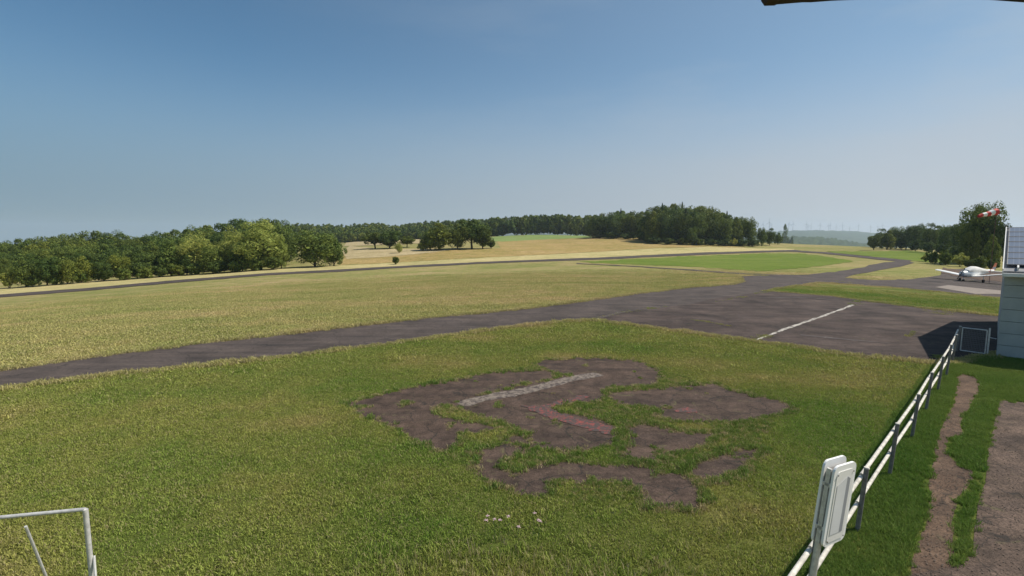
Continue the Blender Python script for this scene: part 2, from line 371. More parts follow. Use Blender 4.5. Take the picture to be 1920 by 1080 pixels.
TAXI = [(-420, 752), (-200, 722), (0, 694), (200, 666), (400, 641), (600, 619), (800, 596), (960, 582), (1080, 567), (1180, 553), (1280, 541), (1370, 534),
        (1394, 529), (1388, 519), (1420, 517), (1500, 516), (1575, 509), (1620, 501), (1655, 492), (1700, 489), (1712, 493), (1690, 500), (1616, 513), (1582, 521),
        (1638, 526), (1711, 524), (1762, 516), (1775, 504), (1822, 506), (1900, 512), (1960, 520), (1960, 562), (1862, 557), (1829, 555), (1778, 550), (1700, 542), (1611, 535), (1540, 530),
        (1450, 543), (1436, 546), (1520, 552), (1600, 561), (1700, 575), (1780, 583), (1858, 592), (1960, 600), (1960, 640), (1869, 668), (1830, 672), (1768, 684), (1690, 676), (1600, 668), (1500, 652), (1410, 640),
        (1300, 625), (1200, 612), (1110, 601), (1060, 603), (940, 616), (760, 641), (600, 662), (420, 683), (200, 704), (0, 731), (-200, 758), (-420, 790)]
WP['lawn'] = sheet('lawn', [(-2500, 800), (-420, 775), (-200, 742), (0, 712), (400, 661), (800, 617), (1105, 585), (1300, 590), (1500, 560), (1870, 588), (2400, 560), (4500, 700), (6500, 2600), (-5000, 2600)], M['lawn'], .004, None)
WP['strip'] = sheet('grass_strip', [(1440, 544), (1540, 531), (1611, 536), (1700, 543), (1778, 551), (1829, 556), (1862, 558), (1900, 560), (1900, 597), (1780, 583), (1700, 575), (1600, 561), (1520, 552)], M['lawn'], .006, (2, .5), 12, 50)
WP['taxi'] = sheet('taxiway', TAXI, M['taxi'], .010, (3, .8), 12, 1)
APR = [(1112, 600), (1160, 589), (1230, 580), (1300, 570), (1345, 560), (1400, 552), (1436, 547), (1520, 553), (1600, 562), (1700, 576), (1780, 584), (1862, 594), (1960, 602), (1960, 638), (1869, 667), (1830, 671), (1768, 682), (1690, 674), (1600, 666), (1500, 650), (1410, 638), (1300, 623), (1200, 610)]
WP['apron'] = sheet('apron', APR, M['apron'], .015, (3, .8), 12, 2)
RW_U = [(-600, 600), (-300, 577), (0, 552.5), (157, 541), (333, 525.5), (500, 512.5), (640, 505.5), (733, 500), (900, 491.5), (1000, 487.5), (1140, 482.5), (1205, 479), (1330, 473.5), (1430, 470.5), (1490, 469)]
RW_L = [(1505, 471), (1430, 473.5), (1330, 477.5), (1205, 483), (1140, 486.5), (1000, 491), (900, 495), (733, 503.5), (640, 509.5), (500, 516.5), (333, 530), (157, 546), (0, 558), (-300, 583), (-600, 606)]
WP['runway'] = sheet('runway', RW_U + RW_L, M['taxi'], .012, (2, .25), 20, 3)
sheet('track', [(1080, 493.6), (1200, 499.5), (1300, 506), (1400, 513), (1500, 516.5), (1500, 518), (1400, 515.5), (1300, 508), (1200, 501), (1080, 494.8)], M['taxi'], .012, (2, .3), 15, 4)
sheet('access_road', [(1480, 470), (1540, 472.5), (1600, 478), (1660, 484), (1712, 489), (1700, 492), (1650, 487.5), (1590, 481), (1540, 475.5), (1480, 472)], M['taxi'], .012, (2, .3), 15, 5)
# fields
sheet('dry_strip', [(-600, 594), (-300, 569), (0, 541), (233, 525), (333, 518), (433, 512), (533, 504), (640, 498), (740, 493), (900, 484), (1100, 474), (1210, 467), (1330, 463), (1430, 466), (1490, 467)] + [(x, y) for x, y in RW_U[::-1]], M['dry'], .006, (2, .5), 14, 6)
sheet('brown_field', [(632, 493), (650, 470), (690, 470), (800, 471), (940, 466), (930, 452), (1100, 446), (1210, 444), (1215, 456), (1340, 461), (1430, 465), (1330, 462.5), (1210, 466.5), (1100, 473.5), (900, 483.5), (740, 492.5), (640, 497)], M['brown_field'], .006, (2, .4), 14, 7)
sheet('pale_field', [(640, 472), (655, 461), (720, 468), (830, 466), (850, 469), (790, 476), (720, 482), (650, 486)], M['tan_field'], .012, (2, .4), 14, 8)
sheet('pale_field', [(644, 462), (650, 451), (700, 449), (760, 449), (840, 450), (800, 456), (700, 460)], M['tan_field'], .012, (2, .4), 14, 9)
sheet('green_field', [(900, 446), (930, 440), (1000, 438.5), (1095, 439), (1112, 446), (1020, 449.5), (940, 453), (905, 452)], M['far_green'], .008, (2, .3), 14, 10)
sheet('bright_green_field', [(1085, 491.5), (1180, 486.5), (1280, 481), (1430, 475.5), (1505, 476), (1555, 482), (1600, 490), (1555, 497), (1430, 509), (1330, 502.5), (1205, 496.5), (1117, 494)], M['green_field'], .008, (7, .8), 9, 11)
sheet('bright_green_field', [(1544, 471.5), (1640, 471.5), (1700, 470), (1790, 480), (1870, 492), (1870, 497), (1790, 493), (1725, 491), (1650, 483), (1590, 477)], M['green_field'], .008, (6, .6), 9, 12)
sheet('concrete_slab', [(1753, 539), (1778, 535.5), (1880, 546), (1960, 552), (1960, 556), (1862, 552), (1829, 552)], M['concrete'], .016, (.5, .2), 30, 13)
sheet('dirt_strip', [(1765, 512), (1770, 503), (1800, 508), (1880, 514), (1960, 520), (1960, 536), (1880, 530), (1800, 520)], M['dirt'], .016, (4, 1), 10, 14)

# right of the fence: dirt path and coarse paving
zz = lambda L, ox, oy, k: [(ox + x * k, oy + y * k) for x, y in L]
WP['path'] = sheet('dirt_path', [(1806, 700), (1838, 712), (1836, 735), (1822, 760), (1808, 780), (1800, 800), (1806, 815), (1778, 822), (1775, 850), (1800, 878), (1822, 884), (1824, 900), (1800, 930), (1786, 980), (1790, 1040), (1780, 1075), (1700, 1090), (1715, 1040), (1738, 980), (1745, 930), (1742, 890), (1755, 860), (1752, 830), (1770, 800), (1785, 760), (1795, 725), (1796, 705)], M['dirt'], .008, (3, 2), 10, 15)
WP['coarse'] = sheet('old_paving', [(1872, 752), (1925, 757), (2200, 790), (2700, 1100), (3000, 1500), (1300, 1700), (1500, 1250), (1620, 1130), (1690, 1085), (1790, 1062), (1822, 1040), (1828, 990), (1838, 935), (1850, 880), (1858, 820)], M['coarse'], .014, (3, 2), 12, 16)
# broken old pad in the lawn
K = .4375
PAD = {
 0: [(45,268),(110,255),(180,240),(300,210),(460,180),(640,148),(720,140),(830,137),(880,150),(860,180),(760,190),(640,225),(560,245),(480,270),(400,290),(440,320),(530,335),(620,350),(640,372),(560,385),(500,385),(490,440),(450,465),(400,450),(340,420),(270,375),(200,345),(130,320),(90,295)],
 1: [(830,115),(880,100),(1000,90),(1120,92),(1250,100),(1310,130),(1345,165),(1320,195),(1220,207),(1130,205),(1105,225),(1120,240),(1080,265),(960,270),(900,285),(940,300),(1020,310),(1060,320),(1130,340),(1170,370),(1150,430),(1080,440),(1020,460),(950,460),(880,445),(800,440),(760,425),(700,410),(820,385),(760,365),(720,345),(640,320),(540,290),(620,258),(740,228),(860,195),(960,160),(900,140)],
 2: [(1195,225),(1260,222),(1380,212),(1480,200),(1590,198),(1650,225),(1740,240),(1820,260),(1870,285),(1860,300),(1780,315),(1720,335),(1620,335),(1500,335),(1400,325),(1340,310),(1380,300),(1370,285),(1290,280),(1230,265),(1200,245)],
 3: [(1245,375),(1300,360),(1380,375),(1450,395),(1540,395),(1620,390),(1600,410),(1550,420),(1540,445),(1450,470),(1400,490),(1350,510),(1290,500),(1210,480),(1260,440),(1250,400)],
 4: [(650,490),(740,460),(820,470),(870,490),(760,510),(730,545),(800,560),(880,530),(960,525),(1100,540),(1250,535),(1300,570),(1400,560),(1430,600),(1470,660),(1440,700),(1250,690),(1200,610),(1080,600),(1010,610),(1000,590),(930,600),(920,640),(860,655),(790,640),(700,600),(640,570)],
 5: [(1490,545),(1560,510),(1640,480),(1740,465),(1780,485),(1730,520),(1690,560),(1620,595),(1550,590),(1500,565)]}
PAD[6] = [(455,275),(490,255),(640,222),(800,188),(960,150),(1090,128),(1140,140),(1120,158),(1000,180),(900,208),(760,240),(620,266),(530,296)]
def grow(L, f=1.1):
    c = np.mean(np.array(L, float), 0); return [tuple(c + (np.array(p) - c) * f) for p in L]
PAD = {k: (grow(v, 1.1 if k < 2 else 1.2) if k < 6 else v) for k, v in PAD.items()}
for k, L_ in PAD.items():
    WP['pad%d' % k] = sheet('old_asphalt', zz(L_, 640, 640, K), M['old'], .006 + .0012 * k, (5, 2.2), 6, 20 + k)
def worn(name, c, thr, sc_):
    m, nt, N, L, b = mat_new(name); p = pos(N)
    w = ramp(N, L, noise(N, L, p, sc_, 8, .8, .5), [(thr, (0, 0, 0)), (thr + .08, (1, 1, 1))])
    u = ramp(N, L, noise(N, L, p, 30, 4, .8), [(.3, (.035, .026, .023)), (.7, (.085, .062, .055))])
    L.new(mixc(N, L, w, u, c), b.inputs['Base Color']); b.inputs['Roughness'].default_value = .9; return m
M['worn_white'] = worn('worn_white_paint', (.21, .17, .135), .46, 7)
M['worn_white2'] = worn('worn_white_line', (.5, .46, .4), .45, 4)
M['dust'] = worn('dust', (.15, .125, .11), .55, 2)
M['worn_red'] = worn('worn_red_paint', (.22, .05, .042), .5, 9)
sheet('white_line', zz([(490,264),(530,283),(620,258),(760,235),(900,200),(1000,172),(1125,148),(1085,136),(960,155),(860,183),(700,215),(580,240)], 640, 640, K), M['worn_white'], .019, (1.5, 1), 8, 30)
for k, L_ in enumerate(([(770,278),(860,280),(900,265),(960,250),(1050,228),(1060,240),(1000,265),(900,288),(940,310),(1050,340),(1160,365),(1150,400),(1080,385),(960,350),(860,322)], [(1030,292),(1060,290),(1100,318),(1110,335),(1040,318)], [(1420,295),(1480,285),(1530,295),(1525,308),(1430,306)])):
    sheet('red_paint', zz(L_, 640, 640, K), M['worn_red'], .0165, (5, 2), 5, 31 + k)
sheet('white_line', [(1414, 638), (1470, 617), (1540, 593), (1599, 572), (1603, 573), (1543, 595.4), (1474, 619.6), (1419, 639)], M['worn_white2'], .02, (1.2, .7), 5, 40)
# faint edge lines, tyre arcs of pale dust on the apron
for k, (L_) in enumerate(([(1390, 562), (1440, 558.5), (1520, 559), (1575, 564.5), (1520, 560), (1440, 559.6)], [(1105, 601), (1150, 588), (1215, 580), (1160, 589), (1112, 602)], [(1500, 628), (1600, 638), (1690, 647), (1600, 640), (1500, 630)])):
    sheet('dust_mark', L_, M['dust'], .02, (1, .3), 12, 41 + k)

# ------------------------------------------------------------------ far hills
def ridge(name, pts, depth, run, mat, amp):
    xs = np.linspace(pts[0][0], pts[-1][0], 260); ty = np.interp(xs, [p[0] for p in pts], [p[1] for p in pts])
    V = []; nj = 14
    for i, (x, y) in enumerate(zip(xs, ty)):
        top = at_depth(x, y, depth)
        for j in range(nj):
            t = j / (nj - 1); Yd = depth - run * (1 - t) if t <= 1 else depth
            s = Yd / depth
            V.append((top[0] * s, Yd, -90 + (top[2] + 90) * (t ** .7) + (rng.normal() * amp if 0 < j else 0)))
        V.append((top[0] * 1.25, depth * 1.25, -95))
    nj += 1; gi = np.arange(len(xs) * nj).reshape(len(xs), nj)
    f = np.stack([gi[:-1, :-1], gi[:-1, 1:], gi[1:, 1:], gi[1:, :-1]], -1).reshape(-1, 4)[:, ::-1]
    o = link(name, np_mesh(name, V, f, True), mat); o['kind'] = 'structure'
ridge('far_hill', [(900, 440), (1100, 436), (1400, 434), (1480, 433), (1520, 432), (1560, 432), (1600, 433), (1620, 435), (1660, 438), (1800, 440), (2200, 446)], 6000, 1800, M['hillwood'], 3)
ridge('near_hill', [(1000, 449), (1300, 445), (1480, 443.5), (1520, 444), (1562, 447), (1590, 452), (1622, 457), (1660, 460), (2000, 462)], 2600, 700, M['hillwood'], 4)

# ------------------------------------------------------------------ trees
def quads(C, Nn, size):
    n = len(C); up = rng.normal(size=(n, 3)); Nn = Nn / np.linalg.norm(Nn, axis=1, keepdims=True)
    a = np.cross(Nn, up); a /= np.linalg.norm(a, axis=1, keepdims=True) + 1e-9; b = np.cross(Nn, a)
    s = (size * rng.uniform(.6, 1.3, n))[:, None]; s2 = s * rng.uniform(.5, .9, n)[:, None]
    V = np.stack([C - a * s, C - b * s2, C + a * s, C + b * s2], 1).reshape(-1, 3)
    return V, np.arange(n * 4).reshape(n, 4)
def sph(n):
    d = rng.normal(size=(n, 3)); return d / np.linalg.norm(d, axis=1, keepdims=True)
def crown_mesh(name, H, Wd, base, nb, nl, ls, kind='round'):
    if kind == 'spruce':
        t = rng.uniform(0, 1, nl) ** 1.35; a = rng.uniform(0, 2 * math.pi, nl)
        tier = (t * 11) % 1; rr = Wd * (1 - t) * (.55 + .45 * (1 - tier)) * (.8 + .25 * np.sin(a * 5 + np.floor(t * 11) * 2.1)) * rng.uniform(.55, 1, nl)
        C = np.stack([np.cos(a) * rr, np.sin(a) * rr, base + (H - base) * t - rr * .18], -1)
        Nn = np.stack([np.cos(a), np.sin(a), np.full(nl, .9)], -1) + rng.normal(size=(nl, 3)) * .5
        v, f = quads(C, Nn, ls); return np_mesh(name, v, f)
    cz = base + (H - base) * .5; hz = (H - base) * .5
    d = sph(nb); k = rng.uniform(.4, .92, nb)[:, None]
    Bc = d * k * np.array([Wd, Wd, hz]); 
    if kind == 'round': Bc[:, 2] += hz * .06
    if kind == 'tall': Bc[:, :2] *= (1 - .45 * np.clip(Bc[:, 2:3] / hz, 0, 1))
    Br = rng.uniform(.2, .36, nb) * min(Wd, hz)
    idx = rng.integers(0, nb, int(nl * 1.9)); dd = sph(len(idx)); outw = Bc[idx] / (np.linalg.norm(Bc[idx], axis=1, keepdims=True) + 1e-6) + np.array([0, 0, .35])
    keep = (dd * outw).sum(1) > -.25; idx = idx[keep][:nl]; dd = dd[keep][:nl]
    C = Bc[idx] + dd * (Br[idx] * rng.uniform(.72, 1.08, len(idx)))[:, None]; C[:, 2] += cz
    C[:, 2] = np.maximum(C[:, 2], base * .7)
    v, f = quads(C, dd + rng.normal(size=dd.shape) * .45, ls)
    # inner mass of leaves so the crown is not see-through
    ni = nl // 5; di = sph(ni) * (rng.uniform(0, .62, ni) ** .6)[:, None] * np.array([Wd, Wd, hz]); di[:, 2] += cz
    v2, f2 = quads(di, rng.normal(size=(ni, 3)), ls * 2.3)
    return np_mesh(name, np.vstack([v, v2]), np.vstack([f, f2 + len(v)]))
def tree_proto(name, H, Wd, base, nb, nl, ls, mat, kind='round'):
    root = empty(name, (0, 0, -500)); root['category'] = 'tree'
    mb = MB(); r0 = H * .02
    if kind == 'bush':
        for k in range(5): 
            a = k * 1.26; mb.tube((0, 0, -.3), (math.cos(a) * Wd * .5, math.sin(a) * Wd * .5, H * .6), r0 * .8, r0 * .3, 5)
    else:
        top = base + (H - base) * .6
        mb.tube((0, 0, -.6), (0.02 * H, 0, base + .1 * H), r0 * 1.35, r0, 8).tube((0.02 * H, 0, base + .08 * H), (0, 0, top), r0, r0 * .3, 6)
        if kind != 'spruce':
            for k in range(6):
                a = k * 1.05 + random.random(); z0 = base + (H - base) * (.02 + .07 * k)
                mb.tube((0, 0, z0), (math.cos(a) * Wd * .6, math.sin(a) * Wd * .6, z0 + (H - base) * .3), r0 * .55, r0 * .15, 5)
    mb.build('trunk' if kind != 'bush' else 'stems', M['bark'], root)
    link('crown' if kind != 'bush' else 'foliage', crown_mesh('crown', H, Wd, base, nb, nl, ls, 'round' if kind == 'bush' else kind), mat, root)
    return root
PR = {}
defs = dict(
 dark0=('broadleaf_tree', 10, 4.8, .2, 36, 5200, .17, 'leaf_dark', 'round'), dark1=('broadleaf_tree', 10, 4.3, .25, 28, 5000, .17, 'leaf_dark', 'round'),
 mid0=('broadleaf_tree', 10, 4.7, .15, 36, 5200, .17, 'leaf_mid', 'round'), mid1=('broadleaf_tree', 10, 3.9, .2, 30, 5200, .17, 'leaf_mid', 'tall'),
 light0=('broadleaf_tree', 10, 4.6, .2, 42, 6500, .14, 'leaf_light', 'round'), light1=('broadleaf_tree', 10, 3.9, .2, 32, 6000, .14, 'leaf_light', 'tall'),
 field=('broadleaf_tree', 10, 4.2, 1.5, 28, 4200, .18, 'leaf_dark', 'round'),
 spruce=('spruce_tree', 10, 2.3, .6, 1, 4200, .15, 'needle', 'spruce'),
 bush=('bush', 10, 6.0, .2, 22, 3200, .32, 'leaf_mid', 'bush'), lbush=('bush', 10, 6.0, .2, 22, 3200, .32, 'leaf_light', 'bush'), dbush=('bush', 10, 5.6, .2, 20, 3200, .32, 'leaf_dark', 'bush'))
for k, d in defs.items():
    PR[k] = tree_proto(d[0], *d[1:7], M[d[7]], d[8])
    if d[0] == 'bush': PR[k]['category'] = 'bush'
used = set()
ORD = 'first second third fourth fifth sixth seventh eighth ninth tenth eleventh twelfth thirteenth fourteenth fifteenth sixteenth seventeenth eighteenth'.split()
def plant(key, px, top, label, group=None, base=None, depth=None, width=None, cat=None):
    """stands a tree: base pixel on the ground, or a depth along the view"""
    if base is not None:
        p = hit(px, base)
    else:
        p = at_depth(px, 445, depth); p[2] = gz(p[0], p[1])
    tp = at_depth(px, top, p[1]); h = max(tp[2] - p[2], .5)
    s = h / 10
    wpx = 1.0
    if width:
        half = {'bush': 6.0, 'lbush': 6, 'dbush': 5.6}.get(key, defs[key][2])
        want = width / 2 * p[1] / F * math.cos(math.atan((px - 960) / F)) 
        sx = want / (half * 1.08)
    else: sx = s * random.uniform(.9, 1.12)
    rz = random.uniform(0, 6.28)
    if key in used: o = copy_thing(PR[key])
    else: o = PR[key]; used.add(key)
    o.location = (p[0], p[1], p[2] - .05); o.rotation_euler = (0, 0, rz); o.scale = (sx, sx, s)
    o['label'] = label
    if group: o['group'] = group
    elif 'group' in o: del o['group']
    return o

# left wood, standing trees in front
plant('light0', 372, 438, 'light green leafy tree with a broad crown at the front of the left wood', base=514, width=108)
plant('light1', 490, 413, 'tallest pale olive tree at the right end of the left wood', base=506, width=118)
plant('light0', 440, 430, 'pale olive tree squeezed between the broad light tree and the tallest one', base=509, width=84)
plant('mid1', 322, 452, 'dark green tree just left of the broad light green tree', base=518, width=64)
plant('mid0', 592, 432, 'round dark green tree standing right of the gap at the wood end', base=501, width=104)
plant('mid1', 626, 438, 'smaller leafy tree at the right edge of the round dark tree', base=499, width=52)
plant('light1', 528, 440, 'slim pale tree beside the gap onto the field', base=504, width=40)
plant('lbush', 18, 506, 'pale green shrub at the foot of the wood at far left', base=541, width=44)
plant('lbush', 305, 500, 'small pale shrub in front of the wood under the dark trees', base=519, width=26)
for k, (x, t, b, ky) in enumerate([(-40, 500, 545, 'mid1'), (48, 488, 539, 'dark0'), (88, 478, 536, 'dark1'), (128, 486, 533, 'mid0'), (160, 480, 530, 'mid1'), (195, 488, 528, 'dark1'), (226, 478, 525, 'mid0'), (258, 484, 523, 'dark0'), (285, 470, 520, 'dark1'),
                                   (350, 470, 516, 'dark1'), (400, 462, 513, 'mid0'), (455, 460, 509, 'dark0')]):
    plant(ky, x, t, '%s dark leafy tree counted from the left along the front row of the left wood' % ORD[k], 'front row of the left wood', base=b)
sk = lambda x, pts: float(np.interp(x, [p[0] for p in pts], [p[1] for p in pts]))
SKL = [(-200, 462), (0, 451), (60, 443), (120, 441), (170, 437), (200, 434), (240, 438), (300, 436), (350, 427), (400, 421), (450, 413), (500, 408), (535, 413), (560, 422)]
FR = [(-200, 505), (0, 492), (100, 480), (200, 478), (300, 464), (400, 445), (500, 430), (560, 430)]
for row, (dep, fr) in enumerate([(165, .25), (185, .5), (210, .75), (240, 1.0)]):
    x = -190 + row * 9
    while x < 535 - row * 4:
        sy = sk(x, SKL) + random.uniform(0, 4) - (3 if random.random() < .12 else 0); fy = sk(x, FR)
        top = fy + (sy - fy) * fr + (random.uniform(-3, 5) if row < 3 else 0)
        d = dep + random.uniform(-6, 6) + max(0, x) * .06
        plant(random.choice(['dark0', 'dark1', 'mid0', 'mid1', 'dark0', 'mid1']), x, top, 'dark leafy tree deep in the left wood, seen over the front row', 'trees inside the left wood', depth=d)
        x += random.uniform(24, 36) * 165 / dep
# trees in the open field
plant('field', 704, 433, 'dark round tree at the left of the field group', base=466.5, width=54)
plant('dark1', 730, 430, 'dark tree right behind the round field tree', base=466, width=56)
plant('light0', 748, 453, 'small pale green young tree standing alone in front of the field trees', base=475, width=16)
plant('field', 763, 441, 'lone small tree with a bare trunk between the two field groups', base=464, width=36)
plant('lbush', 793, 452, 'bushy shrub at the left foot of the tall field trees', base=470, width=26)
plant('mid1', 822, 418, 'fan shaped green tree in the middle field group', base=469, width=66)
plant('mid0', 806, 432, 'leafy tree leaning over the shrub in the field group', base=469.5, width=46)
plant('dark0', 857, 420, 'dark tree between the fan shaped tree and the tallest field tree', base=468, width=50)
plant('field', 885, 408, 'tallest dark field tree with a domed crown', base=466.5, width=74)
plant('dark1', 905, 428, 'dark tree on the right flank of the tallest field tree', base=466.5, width=46)
plant('dbush', 921, 450, 'low dark bush at the right end of the field group', base=465.5, width=20)
plant('dbush', 742, 481, 'round brown bush standing alone beside the runway', base=496, width=18)

# middle wood
SKM = [(1100, 406), (1140, 400), (1165, 396), (1185, 400), (1215, 395), (1240, 388), (1262, 383), (1290, 387), (1310, 385), (1340, 391), (1360, 402), (1380, 407), (1400, 408), (1415, 420), (1425, 430), (1450, 432)]
for k, (x, t, b, w, ky) in enumerate([(1126, 412, 446, 34, 'dark1'), (1150, 404, 447, 36, 'dark0'), (1176, 400, 448, 36, 'dark1'), (1200, 402, 449, 34, 'dark0'), (1222, 396, 456, 40, 'mid1'), (1250, 392, 457, 44, 'dark0'), (1280, 396, 458, 44, 'dark1'), (1308, 398, 458.5, 42, 'mid0'), (1334, 400, 459, 42, 'dark0'),
                    (1358, 408, 460, 40, 'mid0'), (1380, 407, 460, 36, 'mid1'), (1403, 408, 460.5, 40, 'mid0')]):
    plant(ky, x, t, '%s tall leafy tree from the left along the front edge of the middle wood' % ORD[k], 'front edge of the middle wood', base=b, width=w)
for row, dep in enumerate((350, 372, 395)):
    x = 1112 + row * 6
    while x < 1400 - row * 8:
        ky = 'spruce' if random.random() < .22 else random.choice(['dark0', 'dark1', 'mid0', 'mid1'])
        plant(ky, x, sk(x, SKM) + random.uniform(-2, 4), 'spruce rising among the leafy trees of the middle wood' if ky == 'spruce' else 'leafy tree in the body of the middle wood', 'spruces of the middle wood' if ky == 'spruce' else 'trees inside the middle wood', depth=dep + (70 if x < 1205 else 0) + random.uniform(-5, 5))
        x += random.uniform(13, 21)
for x, t in ((1163, 391), (1181, 396), (1240, 381), (1277, 379), (1361, 396)):
    plant('spruce', x, t, 'spruce rising among the leafy trees of the middle wood', 'spruces of the middle wood', depth=400 if x > 1205 else 440)
for k, (x, t, b, w, ky) in enumerate([(1428, 427, 461, 26, 'mid0'), (1443, 428, 460, 28, 'dark0'), (1458, 436, 458, 22, 'mid1')]):
    plant(ky, x, t, '%s rounded tree from the left in the low row right of the middle wood' % ORD[k], 'low row right of the middle wood', base=b, width=w)
plant('mid1', 1471, 421, 'narrow pointed tree at the right tip of the middle wood', base=454.5, width=24)
plant('dbush', 1484, 444, 'low dark bush right of the pointed tree', base=455, width=16)
plant('lbush', 1375, 448, 'pale bush at the foot of the middle wood', base=461.5, width=20)
plant('mid0', 1297, 425, 'paler tree standing forward from the middle wood edge', base=459.5, width=28)

# right wood
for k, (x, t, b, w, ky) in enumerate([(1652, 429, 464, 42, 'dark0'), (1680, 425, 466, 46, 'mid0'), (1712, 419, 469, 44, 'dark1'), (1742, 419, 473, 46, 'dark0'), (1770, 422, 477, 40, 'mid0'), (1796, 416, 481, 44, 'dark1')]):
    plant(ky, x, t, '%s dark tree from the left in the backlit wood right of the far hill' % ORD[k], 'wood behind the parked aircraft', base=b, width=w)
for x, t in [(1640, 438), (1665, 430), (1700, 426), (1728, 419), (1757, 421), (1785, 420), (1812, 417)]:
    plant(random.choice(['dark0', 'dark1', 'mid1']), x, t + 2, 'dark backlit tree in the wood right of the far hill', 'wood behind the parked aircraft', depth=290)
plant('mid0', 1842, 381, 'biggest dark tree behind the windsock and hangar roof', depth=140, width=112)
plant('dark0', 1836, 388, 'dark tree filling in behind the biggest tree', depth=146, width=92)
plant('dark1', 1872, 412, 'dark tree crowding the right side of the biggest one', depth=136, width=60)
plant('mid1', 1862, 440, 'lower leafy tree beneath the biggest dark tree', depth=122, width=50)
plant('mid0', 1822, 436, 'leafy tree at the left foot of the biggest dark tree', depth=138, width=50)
for k, (x, t, b, w, ky) in enumerate([(1735, 476, 491, 20, 'lbush'), (1748, 470, 494, 34, 'bush'), (1772, 469, 497, 40, 'bush'), (1800, 476, 500, 40, 'lbush'), (1818, 486, 503, 34, 'dbush'), (1836, 480, 505, 44, 'bush'), (1862, 484, 508, 36, 'dbush')]):
    plant(ky, x, t, '%s sprawling green bush from the left in the hedge behind the aircraft' % ORD[k], 'hedge bushes behind the aircraft', base=b, width=w)
for k, (x, b) in enumerate([(1640, 464), (1664, 466), (1690, 468), (1716, 471), (1742, 475), (1766, 479), (1790, 483), (1812, 486)]):
    plant('dbush', x, b - 22, '%s low dark bush from the left at the foot of the backlit right wood' % ORD[k], 'bushes at the foot of the right wood', base=b, width=34)
for k, (x, b) in enumerate([(1124, 447), (1150, 448), (1178, 449), (1204, 450), (1226, 457.5), (1252, 458.5), (1278, 459), (1306, 460), (1332, 460), (1356, 461), (1388, 461.5), (1410, 462)]):
    plant('dbush', x, b - 13, '%s low dark bush from the left at the foot of the middle wood' % ORD[k], 'bushes at the foot of the middle wood', base=b, width=32)
for k, (x, b) in enumerate([(60, 538.5), (105, 534.5), (150, 531), (190, 528), (232, 525.5), (272, 522.5), (300, 520), (335, 517.5), (368, 515.5), (410, 513), (445, 510.5), (478, 508), (512, 506)]):
    plant('bush' if k % 3 else 'dbush', x, b - 25, '%s low bush from the left along the foot of the left wood' % ORD[k], 'bushes at the foot of the left wood', base=b, width=46)
for k in PR:
    if k not in used:
        for c in list(PR[k].children): bpy.data.objects.remove(c)
        bpy.data.objects.remove(PR[k])

# ------------------------------------------------------------------ instancing of uncountable things (geometry nodes)
def scatter(name, pts, scales, rots, protos, mat, kind='stuff', sz=None):
    me = bpy.data.meshes.new(name); me.vertices.add(len(pts)); me.vertices.foreach_set('co', np.asarray(pts, np.float32).ravel())
    a = me.attributes.new('inst_scale', 'FLOAT_VECTOR', 'POINT')
    s = np.asarray(scales, np.float32); s3 = np.repeat(s[:, None], 3, 1) if s.ndim == 1 else s
    a.data.foreach_set('vector', s3.astype(np.float32).ravel())
    a = me.attributes.new('inst_rot', 'FLOAT_VECTOR', 'POINT'); a.data.foreach_set('vector', np.asarray(rots, np.float32).ravel())
    o = link(name, me, mat); o['kind'] = kind
    cl = bpy.data.collections.new(name + '_sources')
    for p in protos: cl.objects.link(p)
    g = bpy.data.node_groups.new(name, 'GeometryNodeTree'); g.interface.new_socket('Geometry', in_out='INPUT', socket_type='NodeSocketGeometry')
    g.interface.new_socket('Geometry', in_out='OUTPUT', socket_type='NodeSocketGeometry')
    N, L = g.nodes, g.links; gi_ = N.new('NodeGroupInput'); go = N.new('NodeGroupOutput')
    ci = N.new('GeometryNodeCollectionInfo'); ci.inputs['Collection'].default_value = cl; ci.inputs['Separate Children'].default_value = True; ci.inputs['Reset Children'].default_value = True
    ip = N.new('GeometryNodeInstanceOnPoints'); ip.inputs['Pick Instance'].default_value = True
    L.new(gi_.outputs[0], ip.inputs['Points']); L.new(ci.outputs[0], ip.inputs['Instance'])
    for at, sock in (('inst_scale', 'Scale'), ('inst_rot', 'Rotation')):
        na = N.new('GeometryNodeInputNamedAttribute'); na.data_type = 'FLOAT_VECTOR'; na.inputs['Name'].default_value = at; L.new(na.outputs[0], ip.inputs[sock])
    ri = N.new('FunctionNodeRandomValue'); ri.data_type = 'INT'; ri.inputs['Min'].default_value = 0; ri.inputs['Max'].default_value = len(protos) - 1
    out = [s_ for s_ in ri.outputs if s_.type == 'INT'][0]
    for s_ in ri.inputs:
        if s_.type == 'INT' and s_.name == 'Min': s_.default_value = 0
        if s_.type == 'INT' and s_.name == 'Max': s_.default_value = len(protos) - 1
    L.new(out, ip.inputs['Instance Index'])
    L.new(ip.outputs[0], go.inputs[0])
    md = o.modifiers.new('scatter', 'NODES'); md.node_group = g
    return o
def free_obj(name, me, mat):
    me.materials.append(mat); return bpy.data.objects.new(name, me)
